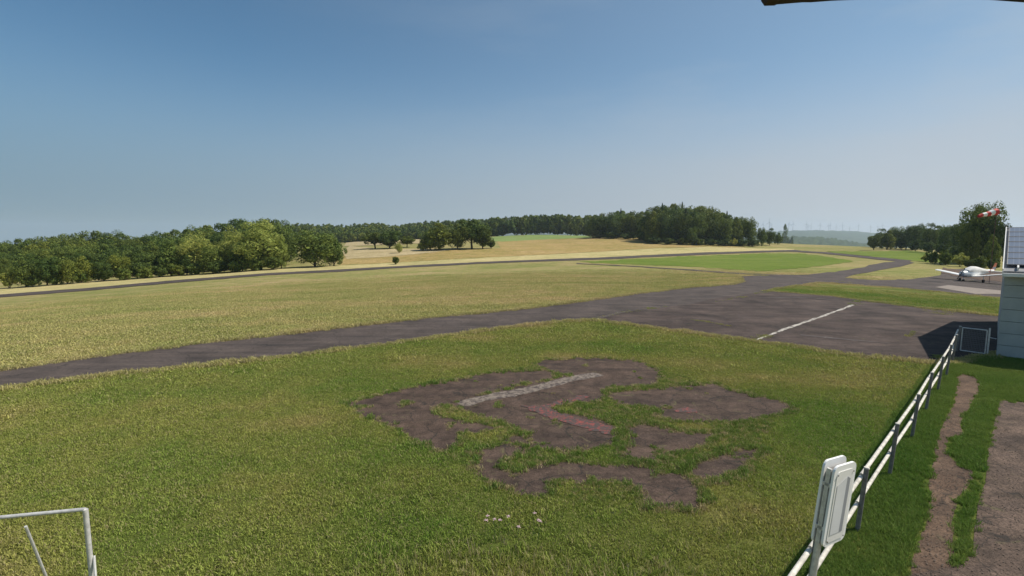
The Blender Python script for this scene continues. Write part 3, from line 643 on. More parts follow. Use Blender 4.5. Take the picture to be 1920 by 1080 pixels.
# far woods on the slopes
far_src = [free_obj('far_crown', crown_mesh('far_crown', 10, 4.6, .2, 16, 700, .55, 'round'), M[m_]) for m_ in ('leaf_dark', 'leaf_mid', 'leaf_dark', 'leaf_mid')]
pts, scl, rot = [], [], []
SKF = [(520, 421), (560, 420), (600, 421), (640, 423), (680, 421), (700, 418), (720, 420), (740, 424), (760, 420), (790, 417), (850, 414), (900, 411), (960, 409), (1000, 406), (1040, 404), (1080, 407), (1130, 406)]
for dep, f in ((560, 0), (585, .25), (610, .45), (640, .62), (680, .8), (730, 1.0), (745, 1.0)):
    x = 540
    while x < 930:
        if x > 860 and dep < 600: x += 5; continue
        p = at_depth(x, 445, dep + rng.uniform(-8, 8)); p[2] = gz(p[0], p[1])
        bt = np.interp(x, [540, 650, 800, 950], [440, 437, 432, 425]); ty = bt + (sk(x, SKF) - bt) * f + rng.uniform(-.8, 2.2)
        h = at_depth(x, ty, p[1])[2] - p[2]
        if h > 3:
            w_ = min(h, 18) / 10 * rng.uniform(.8, 1.1)
            pts.append(p + [0, 0, h - w_ * 11]); scl.append((w_, w_, w_ * 1.1)); rot.append((0, 0, rng.uniform(0, 6.3)))
            if h > w_ * 12: pts.append(p + [0, 0, max(0, h - w_ * 19)]); scl.append((w_, w_, w_ * 1.1)); rot.append((0, 0, rng.uniform(0, 6.3)))
        x += rng.uniform(6, 10)
for dep in (600, 615, 640):
    x = 925
    while x < 1130:
        p = at_depth(x, 445, dep + rng.uniform(-6, 6)); p[2] = gz(p[0], p[1]); h = at_depth(x, sk(x, SKF) + rng.uniform(-1, 2.5), p[1])[2] - p[2]
        w_ = h / 10; pts.append(p); scl.append((w_ * .8, w_ * .8, w_)); rot.append((0, 0, rng.uniform(0, 6.3))); x += rng.uniform(6, 9)
o = scatter('distant_wood', pts, np.array(scl), rot, far_src, M['leaf_dark'])
tag(o, 'distant dark wood stretching along the horizon behind the field trees', 'wood')

# ------------------------------------------------------------------ grass
def clump(name, nbl, rad_, h, w, mat, lean=.5):
    V, Fc = [], []
    for k in range(nbl):
        a = rng.uniform(0, 6.283); r = rad_ * math.sqrt(rng.uniform()); x, y = math.cos(a) * r, math.sin(a) * r
        hh = h * rng.uniform(.5, 1.15); b = rng.uniform(0, 6.283); l = lean * hh * rng.uniform(.2, 1.3); ox, oy = math.cos(b) * l, math.sin(b) * l
        c = rng.uniform(0, 6.283); wx, wy = math.cos(c) * w / 2, math.sin(c) * w / 2; i = len(V)
        V += [(x - wx, y - wy, -.01), (x + wx, y + wy, -.01), (x + ox * .4 + wx * .7, y + oy * .4 + wy * .7, hh * .6), (x + ox * .4 - wx * .7, y + oy * .4 - wy * .7, hh * .6), (x + ox, y + oy, hh)]
        Fc += [(i, i + 1, i + 2), (i, i + 2, i + 3), (i + 3, i + 2, i + 4)]
    return free_obj(name, np_mesh(name, V, Fc), mat)
def inpoly(x, y, poly):
    ins = np.zeros(len(x), bool); n = len(poly); j = n - 1
    for i in range(n):
        xi, yi = poly[i]; xj, yj = poly[j]
        c = ((yi > y) != (yj > y)); 
        if abs(yj - yi) > 1e-9: ins ^= c & (x < (xj - xi) * (y - yi) / (yj - yi) + xi)
        j = i
    return ins
def paved(x, y, extra=()):
    m = np.zeros(len(x), bool)
    for k in ('taxi', 'apron', 'runway') + tuple(extra): m |= inpoly(x, y, WP[k])
    return m
def vnoise(x, y, s, seed=0):
    rg = np.random.default_rng(seed); T = rg.uniform(0, 1, (256, 256)); u = x / s + 100; v = y / s + 100; i = np.floor(u).astype(int); j = np.floor(v).astype(int); fu, fv = u - i, v - j
    fu = fu * fu * (3 - 2 * fu); fv = fv * fv * (3 - 2 * fv); t = lambda a, b: T[a % 256, b % 256]
    return t(i, j) * (1 - fu) * (1 - fv) + t(i + 1, j) * fu * (1 - fv) + t(i, j + 1) * (1 - fu) * fv + t(i + 1, j + 1) * fu * fv
def wedge(n, r0, r1, a0=-.86, a1=.86):
    r = np.sqrt(rng.uniform(r0 ** 2, r1 ** 2, n)); a = rng.uniform(a0, a1, n); return np.sin(a) * r, np.cos(a) * r
fl = np.array([5.9, 7.9]); fd = np.array([.72, .694])       # fence line
def near_(x, y, keys, d):
    m = np.zeros(len(x), bool)
    for k in keys:
        for ox, oy in ((0, 0), (d, 0), (-d, 0), (0, d), (0, -d)): m |= inpoly(x + ox, y + oy, WP[k])
    return m
def right_of_fence(x, y): return ((x - 5.7) * .69 - (y - 7.7) * .72 > .05) & (y < 21.5)
pads = tuple('pad%d' % k for k in PAD)
def do_grass(name, X, Y, sc0, srcs, mat, label, svar=.35):
    z = tz(X, Y); n = len(X); rot = np.stack([rng.normal(0, .1, n), rng.normal(0, .1, n), rng.uniform(0, 6.3, n)], -1)
    s = sc0 * rng.uniform(1 - svar, 1 + svar, n)
    return tag(scatter(name, np.stack([X, Y, z + .004], -1), s, rot, srcs, mat), label, 'grass')
near_src = [clump('blades', 40, .13, .033, .011, M['lawn_blade'], 1.2) for _ in range(4)]
X, Y = wedge(84000, 5.2, 25); m = ~paved(X, Y) & ~near_(X, Y, pads, .06) & (np.hypot(X, Y) < rng.uniform(17, 25, len(X))) & ~right_of_fence(X, Y); X, Y = X[m], Y[m]
do_grass('lawn_grass', X, Y, .75 + .6 * vnoise(X, Y, .5, 1), near_src, M['lawn_blade'], 'short mown lawn grass around the broken asphalt pad')
mid_src = [clump('blades', 34, .26, .05, .022, M['lawn_blade'], 1.2) for _ in range(3)]
X, Y = wedge(100000, 17, 72); rr_ = np.hypot(X, Y); m = ~paved(X, Y) & ~near_(X, Y, pads, .1) & (rr_ > rng.uniform(16, 23, len(X))) & (rr_ < rng.uniform(50, 72, len(X))) & (inpoly(X, Y, WP['lawn']) | inpoly(X, Y, WP['strip'])) & ~right_of_fence(X, Y); X, Y = X[m], Y[m]
do_grass('lawn_grass', X, Y, .8 + .4 * vnoise(X, Y, .8, 2), mid_src, M['lawn_blade'], 'mown lawn grass between the taxiway and the pad')
ms = [clump('blades', 34, .32, .05, .026, M['mead_blade'], 1.2) for _ in range(3)]
X, Y = wedge(250000, 20, 125); m = ~paved(X, Y) & ~inpoly(X, Y, WP['lawn']) & ~inpoly(X, Y, WP['strip']) & (rng.uniform(0, 1, len(X)) < 1 - sstep(np.hypot(X, Y), 50, 122)); X, Y = X[m], Y[m]
do_grass('meadow_grass', X, Y, .8 + .5 * vnoise(X, Y, 1.2, 3), ms, M['mead_blade'], 'pale dry meadow grass between taxiway and runway')
# dense ragged fringe where grass creeps over paving edges
def fringe(keys, n, spread, inset):
    xs, ys = [], []
    for k in keys:
        w = WP[k]; seg = np.roll(w, -1, 0) - w; ln = np.hypot(seg[:, 0], seg[:, 1]); c = w + seg / 2; ok = (np.hypot(c[:, 0], c[:, 1]) < 80) & (c[:, 1] > 0)
        pr = ln * ok; pr = pr / pr.sum(); ii = rng.choice(len(w), n, p=pr); t = rng.uniform(0, 1, n)[:, None]
        q = w[ii] + seg[ii] * t + rng.normal(0, spread, (n, 2)); xs.append(q[:, 0]); ys.append(q[:, 1])
    return np.concatenate(xs), np.concatenate(ys)
fr_src = [clump('blades', 26, .07, .075, .011, M['lush_blade'], .7) for _ in range(3)] + [clump('blades', 26, .07, .05, .01, M['dry_blade'], .9) for _ in range(4)]
X, Y = fringe(pads[:6], 1000, .07, 0); m = ~(near_(X, Y, pads, 0) & (rng.uniform(0, 1, len(X)) < .55)) & ~near_(X, Y, ('pad6',), .03); X, Y = X[m], Y[m]; do_grass('pad_edge_grass', X, Y, .55 + .8 * vnoise(X, Y, .4, 5), fr_src, M['lush_blade'], 'ragged grass creeping over the edges of the old pad')
# tufts between and on the pad pieces
X, Y = wedge(42000, 7, 19, -.45, .62); qx = (X * F / 1 / (Y * cp - (0 - CAM_H) * sp_)) + 960; 
dd_ = Y * cp + CAM_H * sp_; qy = 540 - F * (Y * sp_ - CAM_H * cp) / dd_; qx = 960 + F * X / dd_
hull = inpoly(qx, qy, zz([(45, 268), (640, 148), (880, 90), (1310, 110), (1600, 190), (1880, 290), (1800, 480), (1500, 660), (900, 700), (640, 600), (400, 460)], 640, 640, K))
onp = np.zeros(len(X), bool)
for k in pads: onp |= inpoly(X, Y, WP[k])
m = hull & ((~onp & (vnoise(X, Y, .7, 8) > .36)) | (onp & (vnoise(X, Y, .4, 9) > .9))); X, Y = X[m], Y[m]
do_grass('pad_tufts', X, Y, .4 + .8 * vnoise(X, Y, .45, 6), fr_src, M['lush_blade'], 'bright tufts of grass growing through the broken pad')
pts_ = []
for pl_, n_t, sd in (([(1300, 600), (1340, 607), (1378, 613)], 60, .12), ([(1405, 641), (1425, 634), (1440, 630)], 60, .12), ([(1410, 552), (1440, 548)], 50, .2), ([(1596, 573), (1606, 566), (1612, 562)], 90, .2),
                    ([(1748, 580), (1765, 590), (1780, 583)], 120, .3), ([(1700, 632), (1716, 622)], 30, .08), ([(1545, 524), (1600, 531), (1700, 541)], 160, .35), ([(1180, 585), (1250, 575)], 40, .15), ([(1340, 566), (1400, 556)], 50, .2),
                    ([(1105, 601), (1150, 590), (1180, 585)], 60, .12), ([(1756, 672), (1766, 668)], 30, .1), ([(1770, 520), (1820, 527), (1868, 536)], 300, .7), ([(1790, 511), (1868, 522)], 260, .9)):
    w = hits(pl_)[:, :2]
    for _ in range(n_t):
        i = random.randrange(len(w) - 1); t = random.random(); pts_.append(w[i] * (1 - t) + w[i + 1] * t + rng.normal(0, sd, 2))
pts_ = np.array(pts_); fr3 = [clump('blades', 26, .13, .07, .02, M['lawn_blade'], .9) for _ in range(2)] + [clump('blades', 26, .13, .06, .02, M['dry_blade'], .9)]
do_grass('joint_grass', pts_[:, 0], pts_[:, 1], .5 + .6 * vnoise(pts_[:, 0], pts_[:, 1], .5, 15), fr3, M['lawn_blade'], 'weedy grass growing in the joints of the apron and taxiway')
fr2 = [clump('blades', 34, .2, .13, .025, M['mead_blade'], .8) for _ in range(2)] + [clump('blades', 30, .2, .1, .025, M['dry_blade'], 1) for _ in range(2)]
X, Y = fringe(('taxi',), 9000, .13, 0); do_grass('verge_grass', X, Y, .5 + .7 * vnoise(X, Y, 1.5, 7), fr2, M['mead_blade'], 'longer straggly grass along the taxiway edges')
Cc0 = hit(1867, 668)
# lush grass right of the fence
lush = [clump('blades', 40, .12, .11, .014, M['lush_blade'], .8) for _ in range(4)]
X, Y = wedge(56000, 7, 28, .5, .9); m = ((X - 5.7) * .69 - (Y - 7.7) * .72 > -.25) & ~near_(X, Y, ('path', 'coarse'), .12) & ~inpoly(X, Y, WP['apron']) & (((X - Cc0[0]) * .711 + (Y - Cc0[1]) * .703) < -.02); X, Y = X[m], Y[m]
do_grass('lush_grass', X, Y, .35 + .6 * vnoise(X, Y, .7, 10), lush, M['lush_blade'], 'lush long grass between the fence and the hangar')
X, Y = fringe(('path', 'coarse'), 700, .08, 0); m = (Y > 5) & (X > 3) & ~near_(X, Y, ('path', 'coarse'), 0); do_grass('path_edge_grass', X[m], Y[m], .35 + .5 * vnoise(X[m], Y[m], .5, 11), lush, M['lush_blade'], 'grass edging the dirt path beside the fence')
# loose stones on the path and the old paving
M['stone'] = simple('stone', (.15, .115, .09), .9, 0, .4, 3)
def stone(name):
    bm = bmesh.new(); bmesh.ops.create_icosphere(bm, subdivisions=1, radius=.02)
    for v in bm.verts: v.co = v.co * random.uniform(.7, 1.2); v.co.z *= .55
    me = bpy.data.meshes.new(name); bm.to_mesh(me); bm.free(); return free_obj(name, me, M['stone'])
st_src = [stone('stone') for _ in range(3)]
X, Y = wedge(60000, 5, 17, .4, .95); m = inpoly(X, Y, WP['path']) | (inpoly(X, Y, WP['coarse']) & (rng.uniform(0, 1, len(X)) < .4)); X, Y = X[m], Y[m]
tag(scatter('loose_stones', np.stack([X, Y, tz(X, Y) + .022], -1), rng.uniform(.12, .8, len(X)) ** 1.9, np.stack([X * 0, Y * 0, rng.uniform(0, 6, len(X))], -1), st_src, M['concrete']), 'small loose stones on the dirt path and old paving', 'stones')
X, Y = wedge(60000, 8, 19, -.45, .62); m = inpoly(X, Y, WP['pad0']) | inpoly(X, Y, WP['pad1']) | inpoly(X, Y, WP['pad2']) | inpoly(X, Y, WP['pad3']) | inpoly(X, Y, WP['pad4']); m &= rng.uniform(0, 1, len(X)) < .2; X, Y = X[m], Y[m]
tag(scatter('loose_stones', np.stack([X, Y, tz(X, Y) + .018], -1), rng.uniform(.12, .7, len(X)) ** 1.8, np.stack([X * 0, Y * 0, rng.uniform(0, 6, len(X))], -1), st_src, M['concrete']), 'crumbs of asphalt and stone lying on the broken pad', 'stones')
seed_src = [clump('blades', 20, .1, .1, .012, M['lawn_blade'], .6) for _ in range(3)] + [clump('blades', 12, .1, .13, .01, M['dry_blade'], .5)]
X, Y = wedge(1500, 4.8, 7.4, -.35, .4); m = rng.uniform(0, 1, len(X)) < np.clip((7.2 - Y) / 1.6, 0, 1); X, Y = X[m], Y[m]; do_grass('seeding_grass', X, Y, .9 + .5 * vnoise(X, Y, .5, 12), seed_src, M['lawn_blade'], 'taller seeding grass nearest the camera')

# ------------------------------------------------------------------ fence with pipe rails
tops = [(1801, 612), (1794, 628), (1784, 647), (1769, 669), (1748, 699), (1723, 740), (1683, 795), (1625, 878)]
PH = 1.1
fence = empty('fence', (12, 13.6, 0), 0, 'low fence of two pale pipe rails on dark steel posts beside the lawn', 'fence')
T = [at_z(x, y, PH) for x, y in tops]
ext = [T[-1] + (T[-1] - T[-2]) * k for k in (1.0, 2.0)]; T += ext
O = np.array([12, 13.6, 0])
lean = np.array([.045, -.045, 0])
capme = None
pm = None
for i, t in enumerate(T):
    b = t - lean * 1.0; b = np.array([b[0], b[1], -.1])
    MB().tube(b - O, t - O, .034 if i else .045, None, 12).build('post', M['post'], fence, True)
    MB().tube(t - O, t - O + np.array([0, 0, .018]), .042 if i else .055, .036, 12).build('post_cap', M['rail'], fence, True)
side = np.array([-.69, .72, 0]) * .055
for i in range(len(T) - 1):
    for fr_ in (.86, .42):
        a = T[i] * 1.0; c = T[i + 1] * 1.0
        a = a - lean * (1 - fr_) - O; c = c - lean * (1 - fr_) - O; a[2] = PH * fr_ + random.uniform(-.012, .012) ; c[2] = PH * fr_ + random.uniform(-.012, .012)
        d = (c - a) / np.linalg.norm(c - a)
        MB().tube(a + side + d * .02, c + side - d * .02, .03, .03, 14).build('rail', M['rail'], fence, True)
# gate
gp = at_z(1856, 618, PH); g0 = T[0]
gd = gp - g0; gw = np.linalg.norm(gd[:2]); gang = math.atan2(gd[1], gd[0])
gate = empty('gate', (g0[0], g0[1], 0), gang, 'small steel mesh gate between the fence end and the hangar wall', 'gate')
x0, x1 = .07, gw - .07
g = MB()
for a, b in (((x0, 0, 1.06), (x1, 0, 1.06)), ((x0, 0, .1), (x1, 0, .1)), ((x0, 0, .1), (x0, 0, 1.06)), ((x1, 0, .1), (x1, 0, 1.06))): g.tube(a, b, .022, None, 8)
g.build('frame', M['galv'], gate, True)
g = MB()
for k in range(1, 16): g.tube((x0 + (x1 - x0) * k / 16, 0, .1), (x0 + (x1 - x0) * k / 16, 0, 1.06), .004, None, 4)
for k in range(1, 12): g.tube((x0, .006, .1 + .08 * k), (x1, .006, .1 + .08 * k), .004, None, 4)
g.build('mesh_infill', M['post'], gate)
MB().tube((gw, 0, -.1), (gw, 0, 1.16), .03, None, 10).build('gate_post', M['galv'], gate, True)
MB().tube((gw, 0, .78), (gw + .22, -.03, .76), .015, None, 8).build('latch', M['galv'], gate, True)

# ------------------------------------------------------------------ hangar on the right
Cc = hit(1867, 668); a_ = np.array([.711, .703, 0]); d1 = np.array([.703, -.711, 0])
ang = math.atan2(d1[1], d1[0])
hg = empty('hangar', (Cc[0], Cc[1], 0), ang, 'pale panelled hangar with solar panels on its low roof at the right edge', 'hangar')
# local axes: x along the visible wall, y (into the building) along +90deg of d1
LW, EH, DP, RI = 14.0, 3.5, 12.0, 1.65
rows = 7; ph = (EH - .12) / rows
for r_ in range(rows):
    for c_ in range(4):
        w_ = LW / 4
        MB().box((c_ * w_ + w_ / 2, .06 + (.002 if c_ % 2 else 0), .02 + r_ * ph + ph / 2), (w_ - .006, .12, ph - .014), None, .004).build('wall_panel', M['wallpanel'], hg)
MB().box((LW / 2, .15, EH / 2 - .05), (LW - .1, .06, EH - .12)).build('wall_core', M['black'], hg)
g = MB()
g.poly([(.03, .2, -.3), (.03, DP, -.3), (.03, DP, EH - .1), (.03, DP / 2, EH + RI - .15), (.03, .2, EH - .1)], (.1, 0, 0)); g.build('end_wall', M['wallpanel'], hg)
g = MB(); g.poly([(LW - .13, .2, -.3), (LW - .13, DP, -.3), (LW - .13, DP, EH - .1), (LW - .13, DP / 2, EH + RI - .15), (LW - .13, .2, EH - .1)], (.1, 0, 0)); g.build('end_wall', M['wallpanel'], hg)
MB().box((LW / 2, DP - .06, EH / 2 - .1), (LW - .3, .1, EH - .1)).build('back_wall', M['wallpanel'], hg)
sl = math.atan2(RI, DP / 2); rm = Matrix.Rotation(sl, 3, 'X'); slen = math.hypot(RI, DP / 2) + .25
def onroof(x, s, h): return (x, -.25 + s * math.cos(sl) - h * math.sin(sl), EH - .05 + s * math.sin(sl) + h * math.cos(sl))
MB().box(onroof(LW / 2, slen / 2, 0), (LW + .1, slen, .08), rm).build('roof', M['roofmetal'], hg)
MB().box((LW / 2, DP / 2 + slen / 2 * math.cos(sl) , EH - .05 + (slen / 2) * math.sin(sl)), (LW + .1, slen, .08), Matrix.Rotation(-sl, 3, 'X')).build('roof', M['roofmetal'], hg)
M['verge'] = simple('white_trim', (.8, .78, .74), .45, 0, .05, 4)
MB().box(onroof(-.06, slen / 2, .03), (.03, slen + .05, .22), rm, .004).build('verge_trim', M['verge'], hg)
MB().box((LW / 2, DP / 2 + .06, EH + RI + .1), (LW + .16, .3, .05), None, .01).build('ridge_cap', M['verge'], hg)
MB().box((LW / 2, -.36, EH - .16), (LW + .14, .13, .14), None, .02).build('gutter', M['verge'], hg)
MB().box((LW / 2, -.16, EH - .2), (LW, .24, .03)).build('soffit', M['black'], hg)
for k in range(12): MB().box(onroof(.35 + k * 1.1, .28, .1), (.05, .3, .12), rm).build('snow_guard', M['verge'], hg)
def solar():
    m, nt, N, L, b = mat_new('solar_cells'); o = N.new('ShaderNodeTexCoord').outputs['Object']
    br = N.new('ShaderNodeTexBrick'); br.offset = 0; br.inputs['Scale'].default_value = 1; br.inputs['Brick Width'].default_value = .156; br.inputs['Row Height'].default_value = .156; br.inputs['Mortar Size'].default_value = .004
    br.inputs['Color1'].default_value = (.10, .115, .155, 1); br.inputs['Color2'].default_value = (.115, .13, .17, 1); br.inputs['Mortar'].default_value = (.3, .31, .34, 1)
    L.new(o, br.inputs[0]); L.new(br.outputs[0], b.inputs['Base Color']); b.inputs['Roughness'].default_value = .28; b.inputs['Specular IOR Level'].default_value = .8; return m
M['solar'] = solar()
pw, phh = 1.62, .80; cells = None; frm = None
for r_ in range(7):
    for c_ in range(8):
        p = onroof(.03 + c_ * (pw + .02) + pw / 2, .5 + r_ * (phh + .03) + phh / 2, .14)
        if cells is None:
            cells = MB().box((0, 0, 0), (pw, phh, .035)).build('solar_module', M['solar'], hg); q = cells
            fb = MB()
            for s_ in (-1, 1): fb.box((0, s_ * (phh / 2 - .012), .021), (pw, .024, .012)); fb.box((s_ * (pw / 2 - .012), 0, .0212), (.024, phh - .05, .012))
            frm = fb.build('module_frame', M['post'], q); 
        else:
            q = cells.copy(); COL.objects.link(q); q.parent = hg; f2 = frm.copy(); COL.objects.link(f2); f2.parent = q
        q.location = p; q.rotation_euler = (sl, 0, 0)

# ------------------------------------------------------------------ roof edge above the camera
e0 = at_depth(1426, 0, .9); 
ed = empty('roof_edge', tuple(at_depth(1430, 11, .9)), 0, 'dark weathered roof edge hanging into the top right corner', 'roof edge')
O3 = np.array(ed.location)
pl = [at_depth(x, y, .9) - O3 for x, y in [(1424, -60), (1427, 2), (1433, 11), (1452, 10.5), (1456, 8.5), (1505, 4.5), (1520, 4.5), (1560, 1.5), (1640, -2), (1700, -3), (1780, -2), (1850, -.5), (1925, 5), (1990, 12), (1990, -60)]]
MB().poly([tuple(p) for p in pl], (-.02, -.35, .04)).build('tar_board', M['tar'], ed)
MB().box((.3, -.2, .1), (.6, .4, .02)).build('sheathing', M['bark'], ed)

# ------------------------------------------------------------------ sign in front of the fence
zt = 2.6
n1 = at_z(1556, 893, zt - .12); n2 = at_z(1600, 853, zt)
dv = (n2 - n1); dv[2] = 0; sw = np.linalg.norm(dv) * .98; sang = math.atan2(dv[1], dv[0])
sg = empty('sign', (n1[0], n1[1], 0), sang, 'white double-faced sign board on a pole seen nearly edge-on by the fence', 'sign')
def board(y, hgt, z0, w0, w1, mat, name, th=.022, r=.07):
    pts_ = []
    for cx, cz, a0 in ((w1 - r, z0 + hgt - r, 0), (w0 + r, z0 + hgt - r, 90), (w0 + r, z0 + r, 180), (w1 - r, z0 + r, 270)):
        for k in range(6):
            a = R(a0 + k * 18); pts_.append((cx + r * math.cos(a), y, cz + r * math.sin(a)))
    return MB().poly(pts_, (0, th, 0)).build(name, mat, sg)
board(-.045, .84, zt - .84, 0, sw, M['white'], 'face_board')
board(.05, .86, zt - .84, 0, sw, M['white'], 'face_board')
board(-.05, .74, zt - .8, .05, sw - .05, M['verge'], 'rim', .004, .05)
M['grey_print'] = simple('grey_print', (.3, .31, .33), .5, 0, .08, 4); M['lt_print'] = simple('pale_print', (.68, .68, .68), .5, 0, .05, 4)
MB().poly([(.08, -.0525, zt - .72), (.08, -.0525, zt - .2), (.25, -.0525, zt - .13), (.25, -.0525, zt - .72)], (0, -.001, 0)).build('pale_print', M['lt_print'], sg)
MB().poly([(.25, -.0525, zt - .72), (.25, -.0525, zt - .13), (sw - .1, -.0525, zt - .16), (sw - .1, -.0525, zt - .72)], (0, -.001, 0)).build('grey_print', M['grey_print'], sg)
MB().box((sw / 2, .015, zt - .43), (sw - .1, .055, .74)).build('spacer', M['post'], sg)
MB().box((.02, .012, zt - .43), (.03, .04, .78)).build('edge_channel', M['galv'], sg)
MB().tube((.04, .015, -.1), (.04, .015, zt - .2), .03, None, 12).build('pole', M['galv'], sg, True)
for zc in (zt - .2, zt - .65): MB().box((.05, .015, zc), (.09, .1, .04), None, .005).build('clamp', M['galv'], sg)

for zc in (zt - .09, zt - .78):
    for xc in (.06, sw - .06): MB().tube((xc, -.0535, zc), (xc, -.058, zc), .008, None, 8).build('bolt', M['post'], sg)
TL = R(5)
sg.matrix_world = Matrix.Translation((n1[0] - 2.6 * math.sin(TL), n1[1], 0)) @ Matrix.Rotation(TL, 4, 'Y') @ Matrix.Rotation(sang, 4, 'Z')

# ------------------------------------------------------------------ tube frame at the lower left
tl = at_z(160, 955, 1.6); tl2 = at_z(-60, 976, 1.6)
fr = empty('tube_frame', (tl[0], tl[1], 0), 0, 'pale steel tube frame standing on the grass at the lower left corner', 'frame')
o_ = np.array([tl[0], tl[1], 0]); MB().tube(tl - o_, tl2 - o_, .022, None, 10).build('top_bar', M['galv'], fr, True)
MB().tube(tl - o_, (0, 0, -.1), .028, None, 10).build('upright', M['galv'], fr, True)
MB().tube(tl2 - o_, (tl2[0] - o_[0], tl2[1] - o_[1], -.1), .028, None, 10).build('upright', M['galv'], fr, True)
q1 = at_z(48, 987, 1.3) - o_; q2 = at_z(92, 1095, .3) - o_; MB().tube(q1, q2, .016, None, 8).build('brace', M['galv'], fr, True)
MB().tube((.03, .02, 1.0), (.3, -.3, -.05), .014, None, 8).build('brace', M['galv'], fr, True)

# ------------------------------------------------------------------ wildflowers
M['petal'] = simple('pink_petals', (.6, .42, .45), .7, 0, .2, 30); M['stem'] = simple('flower_stem', (.1, .16, .05), .8, 0, .2, 10)
fp = None
for k in range(9):
    x, y = random.uniform(905, 1015), random.uniform(962, 990); p = at_z(x, y, .4)
    if fp is None:
        fp = empty('wildflower', (0, 0, 0), 0, 'pale pink wildflower head above the taller grass near the camera', 'flower', 'pink wildflowers in the near grass')
        MB().tube((0, 0, 0), (.01, .01, .4), .003, .002, 5).build('stem', M['stem'], fp)
        hb = MB()
        for j in range(12):
            a = j * 2.4; rr = .004 + .0022 * j; hb.box((math.cos(a) * rr, math.sin(a) * rr, .4 + .006 * math.sin(j)), (.014, .008, .006), Matrix.Rotation(a, 3, 'Z'))
        hb.build('flower_head', M['petal'], fp); o = fp
    else: o = copy_thing(fp)
    o.location = (p[0], p[1], 0); o.rotation_euler = (random.uniform(-.1, .1), random.uniform(-.1, .1), random.uniform(0, 6))

# ------------------------------------------------------------------ parked aircraft
pc = hit(1820, 528)
view = np.array([pc[0], pc[1]]) / np.hypot(pc[0], pc[1]); lat = np.array([view[1], -view[0]])
hd = -view * math.cos(R(32)) - lat * math.sin(R(32)); pang = math.atan2(hd[1], hd[0])
ac = empty('aircraft', tuple(pc), pang, 'small white low-wing aircraft under a fabric cover parked by the hedge', 'aircraft')
def ring(x, w, h, zc, n=16, p=2.3):
    out = []
    for k in range(n):
        a = 2 * math.pi * k / n; c, s_ = math.cos(a), math.sin(a)
        out.append((x, w / 2 * math.copysign(abs(c) ** (2 / p), c), zc + h / 2 * math.copysign(abs(s_) ** (2 / p), s_)))
    return out
MB().loft([ring(2.05, .35, .4, 1.12), ring(1.95, .75, .7, 1.1), ring(1.4, 1.02, .9, 1.1), ring(.6, 1.14, 1.02, 1.12), ring(-.6, 1.14, 1.05, 1.15), ring(-1.6, .9, .9, 1.22), ring(-3, .5, .58, 1.35), ring(-4.5, .16, .3, 1.48)]).build('fuselage', M['white'], ac, True)
M['cowl'] = simple('cowl_grey', (.3, .3, .33), .5, 0, .2, 3)  # plain grey for the lower cowling, spinner and fin stripe
MB().loft([ring(2.08, .3, .28, 1.0), ring(1.98, .68, .5, .98), ring(1.5, .9, .55, .93), ring(1.3, .9, .5, .93)]).build('cowling', M['cowl'], ac, True)
MB().loft([ring(1.2, 1.0, .4, 1.5, p=2), ring(.75, 1.12, .85, 1.55, p=2), ring(.1, 1.2, 1.16, 1.56, p=2), ring(-.7, 1.18, 1.12, 1.54, p=2), ring(-1.6, 1.0, .9, 1.46, p=2), ring(-2.6, .7, .6, 1.42, p=2), ring(-3.0, .55, .5, 1.4, p=2)]).build('fabric_cover', M['fabric'], ac, True)
def foil(y, xl, c, z, t=.12):
    return [(xl, y, z), (xl - c * .08, y, z + c * t * .5), (xl - c * .35, y, z + c * t * .65), (xl - c, y, z + .01), (xl - c, y, z - .01), (xl - c * .35, y, z - c * t * .35), (xl - c * .08, y, z - c * t * .3)]
for s_ in (-1, 1):
    MB().loft([foil(s_ * .5, .75, 1.65, .78), foil(s_ * 1.4, .6, 1.55, .86), foil(s_ * 4.6, .55, 1.3, 1.36), foil(s_ * 4.72, .35, .9, 1.39, .06)]).build('wing', M['white'], ac, True)
    MB().loft([foil(s_ * .1, -3.9, .8, 1.42, .08), foil(s_ * 1.6, -4.0, .62, 1.44, .08)]).build('tailplane', M['white'], ac, True)
    MB().tube((-.1, s_ * 1.5, .3), (-.1, s_ * 1.5, .85), .045, None, 8).build('gear_leg', M['white'], ac, True)
    MB().tube((-.1, s_ * 1.5 - .08, .2), (-.1, s_ * 1.5 + .08, .2), .2, None, 18).build('wheel', M['black'], ac, True)
MB().tube((1.5, 0, .25), (1.5, 0, .8), .04, None, 8).build('gear_leg', M['white'], ac, True)
MB().tube((1.5, -.07, .18), (1.5, .07, .18), .18, None, 18).build('wheel', M['black'], ac, True)
MB().poly([(-3.4, -.03, 1.55), (-4.1, -.03, 1.75), (-4.65, -.03, 2.55), (-5.05, -.03, 2.55), (-4.75, -.03, 1.5), (-4.5, -.03, 1.4)], (0, .06, 0)).build('fin', M['orange'], ac)
for s_ in (-1, 1): MB().box((-2.9, s_ * .27, 1.42), (1.5, .02, .1), Matrix.Rotation(s_ * .13, 3, 'Z')).build('red_stripe', M['red'], ac)
MB().poly([(-4.12, -.034, 1.74), (-4.3, -.034, 1.98), (-4.9, -.034, 2.0), (-4.78, -.034, 1.6)], (0, .068, 0)).build('fin_stripe', M['cowl'], ac)
MB().tube((2.05, 0, 1.12), (2.3, 0, 1.12), .15, .02, 12).build('spinner', M['cowl'], ac, True)
for s_ in (-1, 1): MB().box((2.12, s_ * .46 * .5, 1.12 + s_ * .46 * .86), (.025, .1, .9), Matrix.Rotation(s_ * 0 - R(30), 3, 'X'), .01).build('propeller_blade', M['black'], ac)

ac.scale = (1.1, 1.1, 1.18)

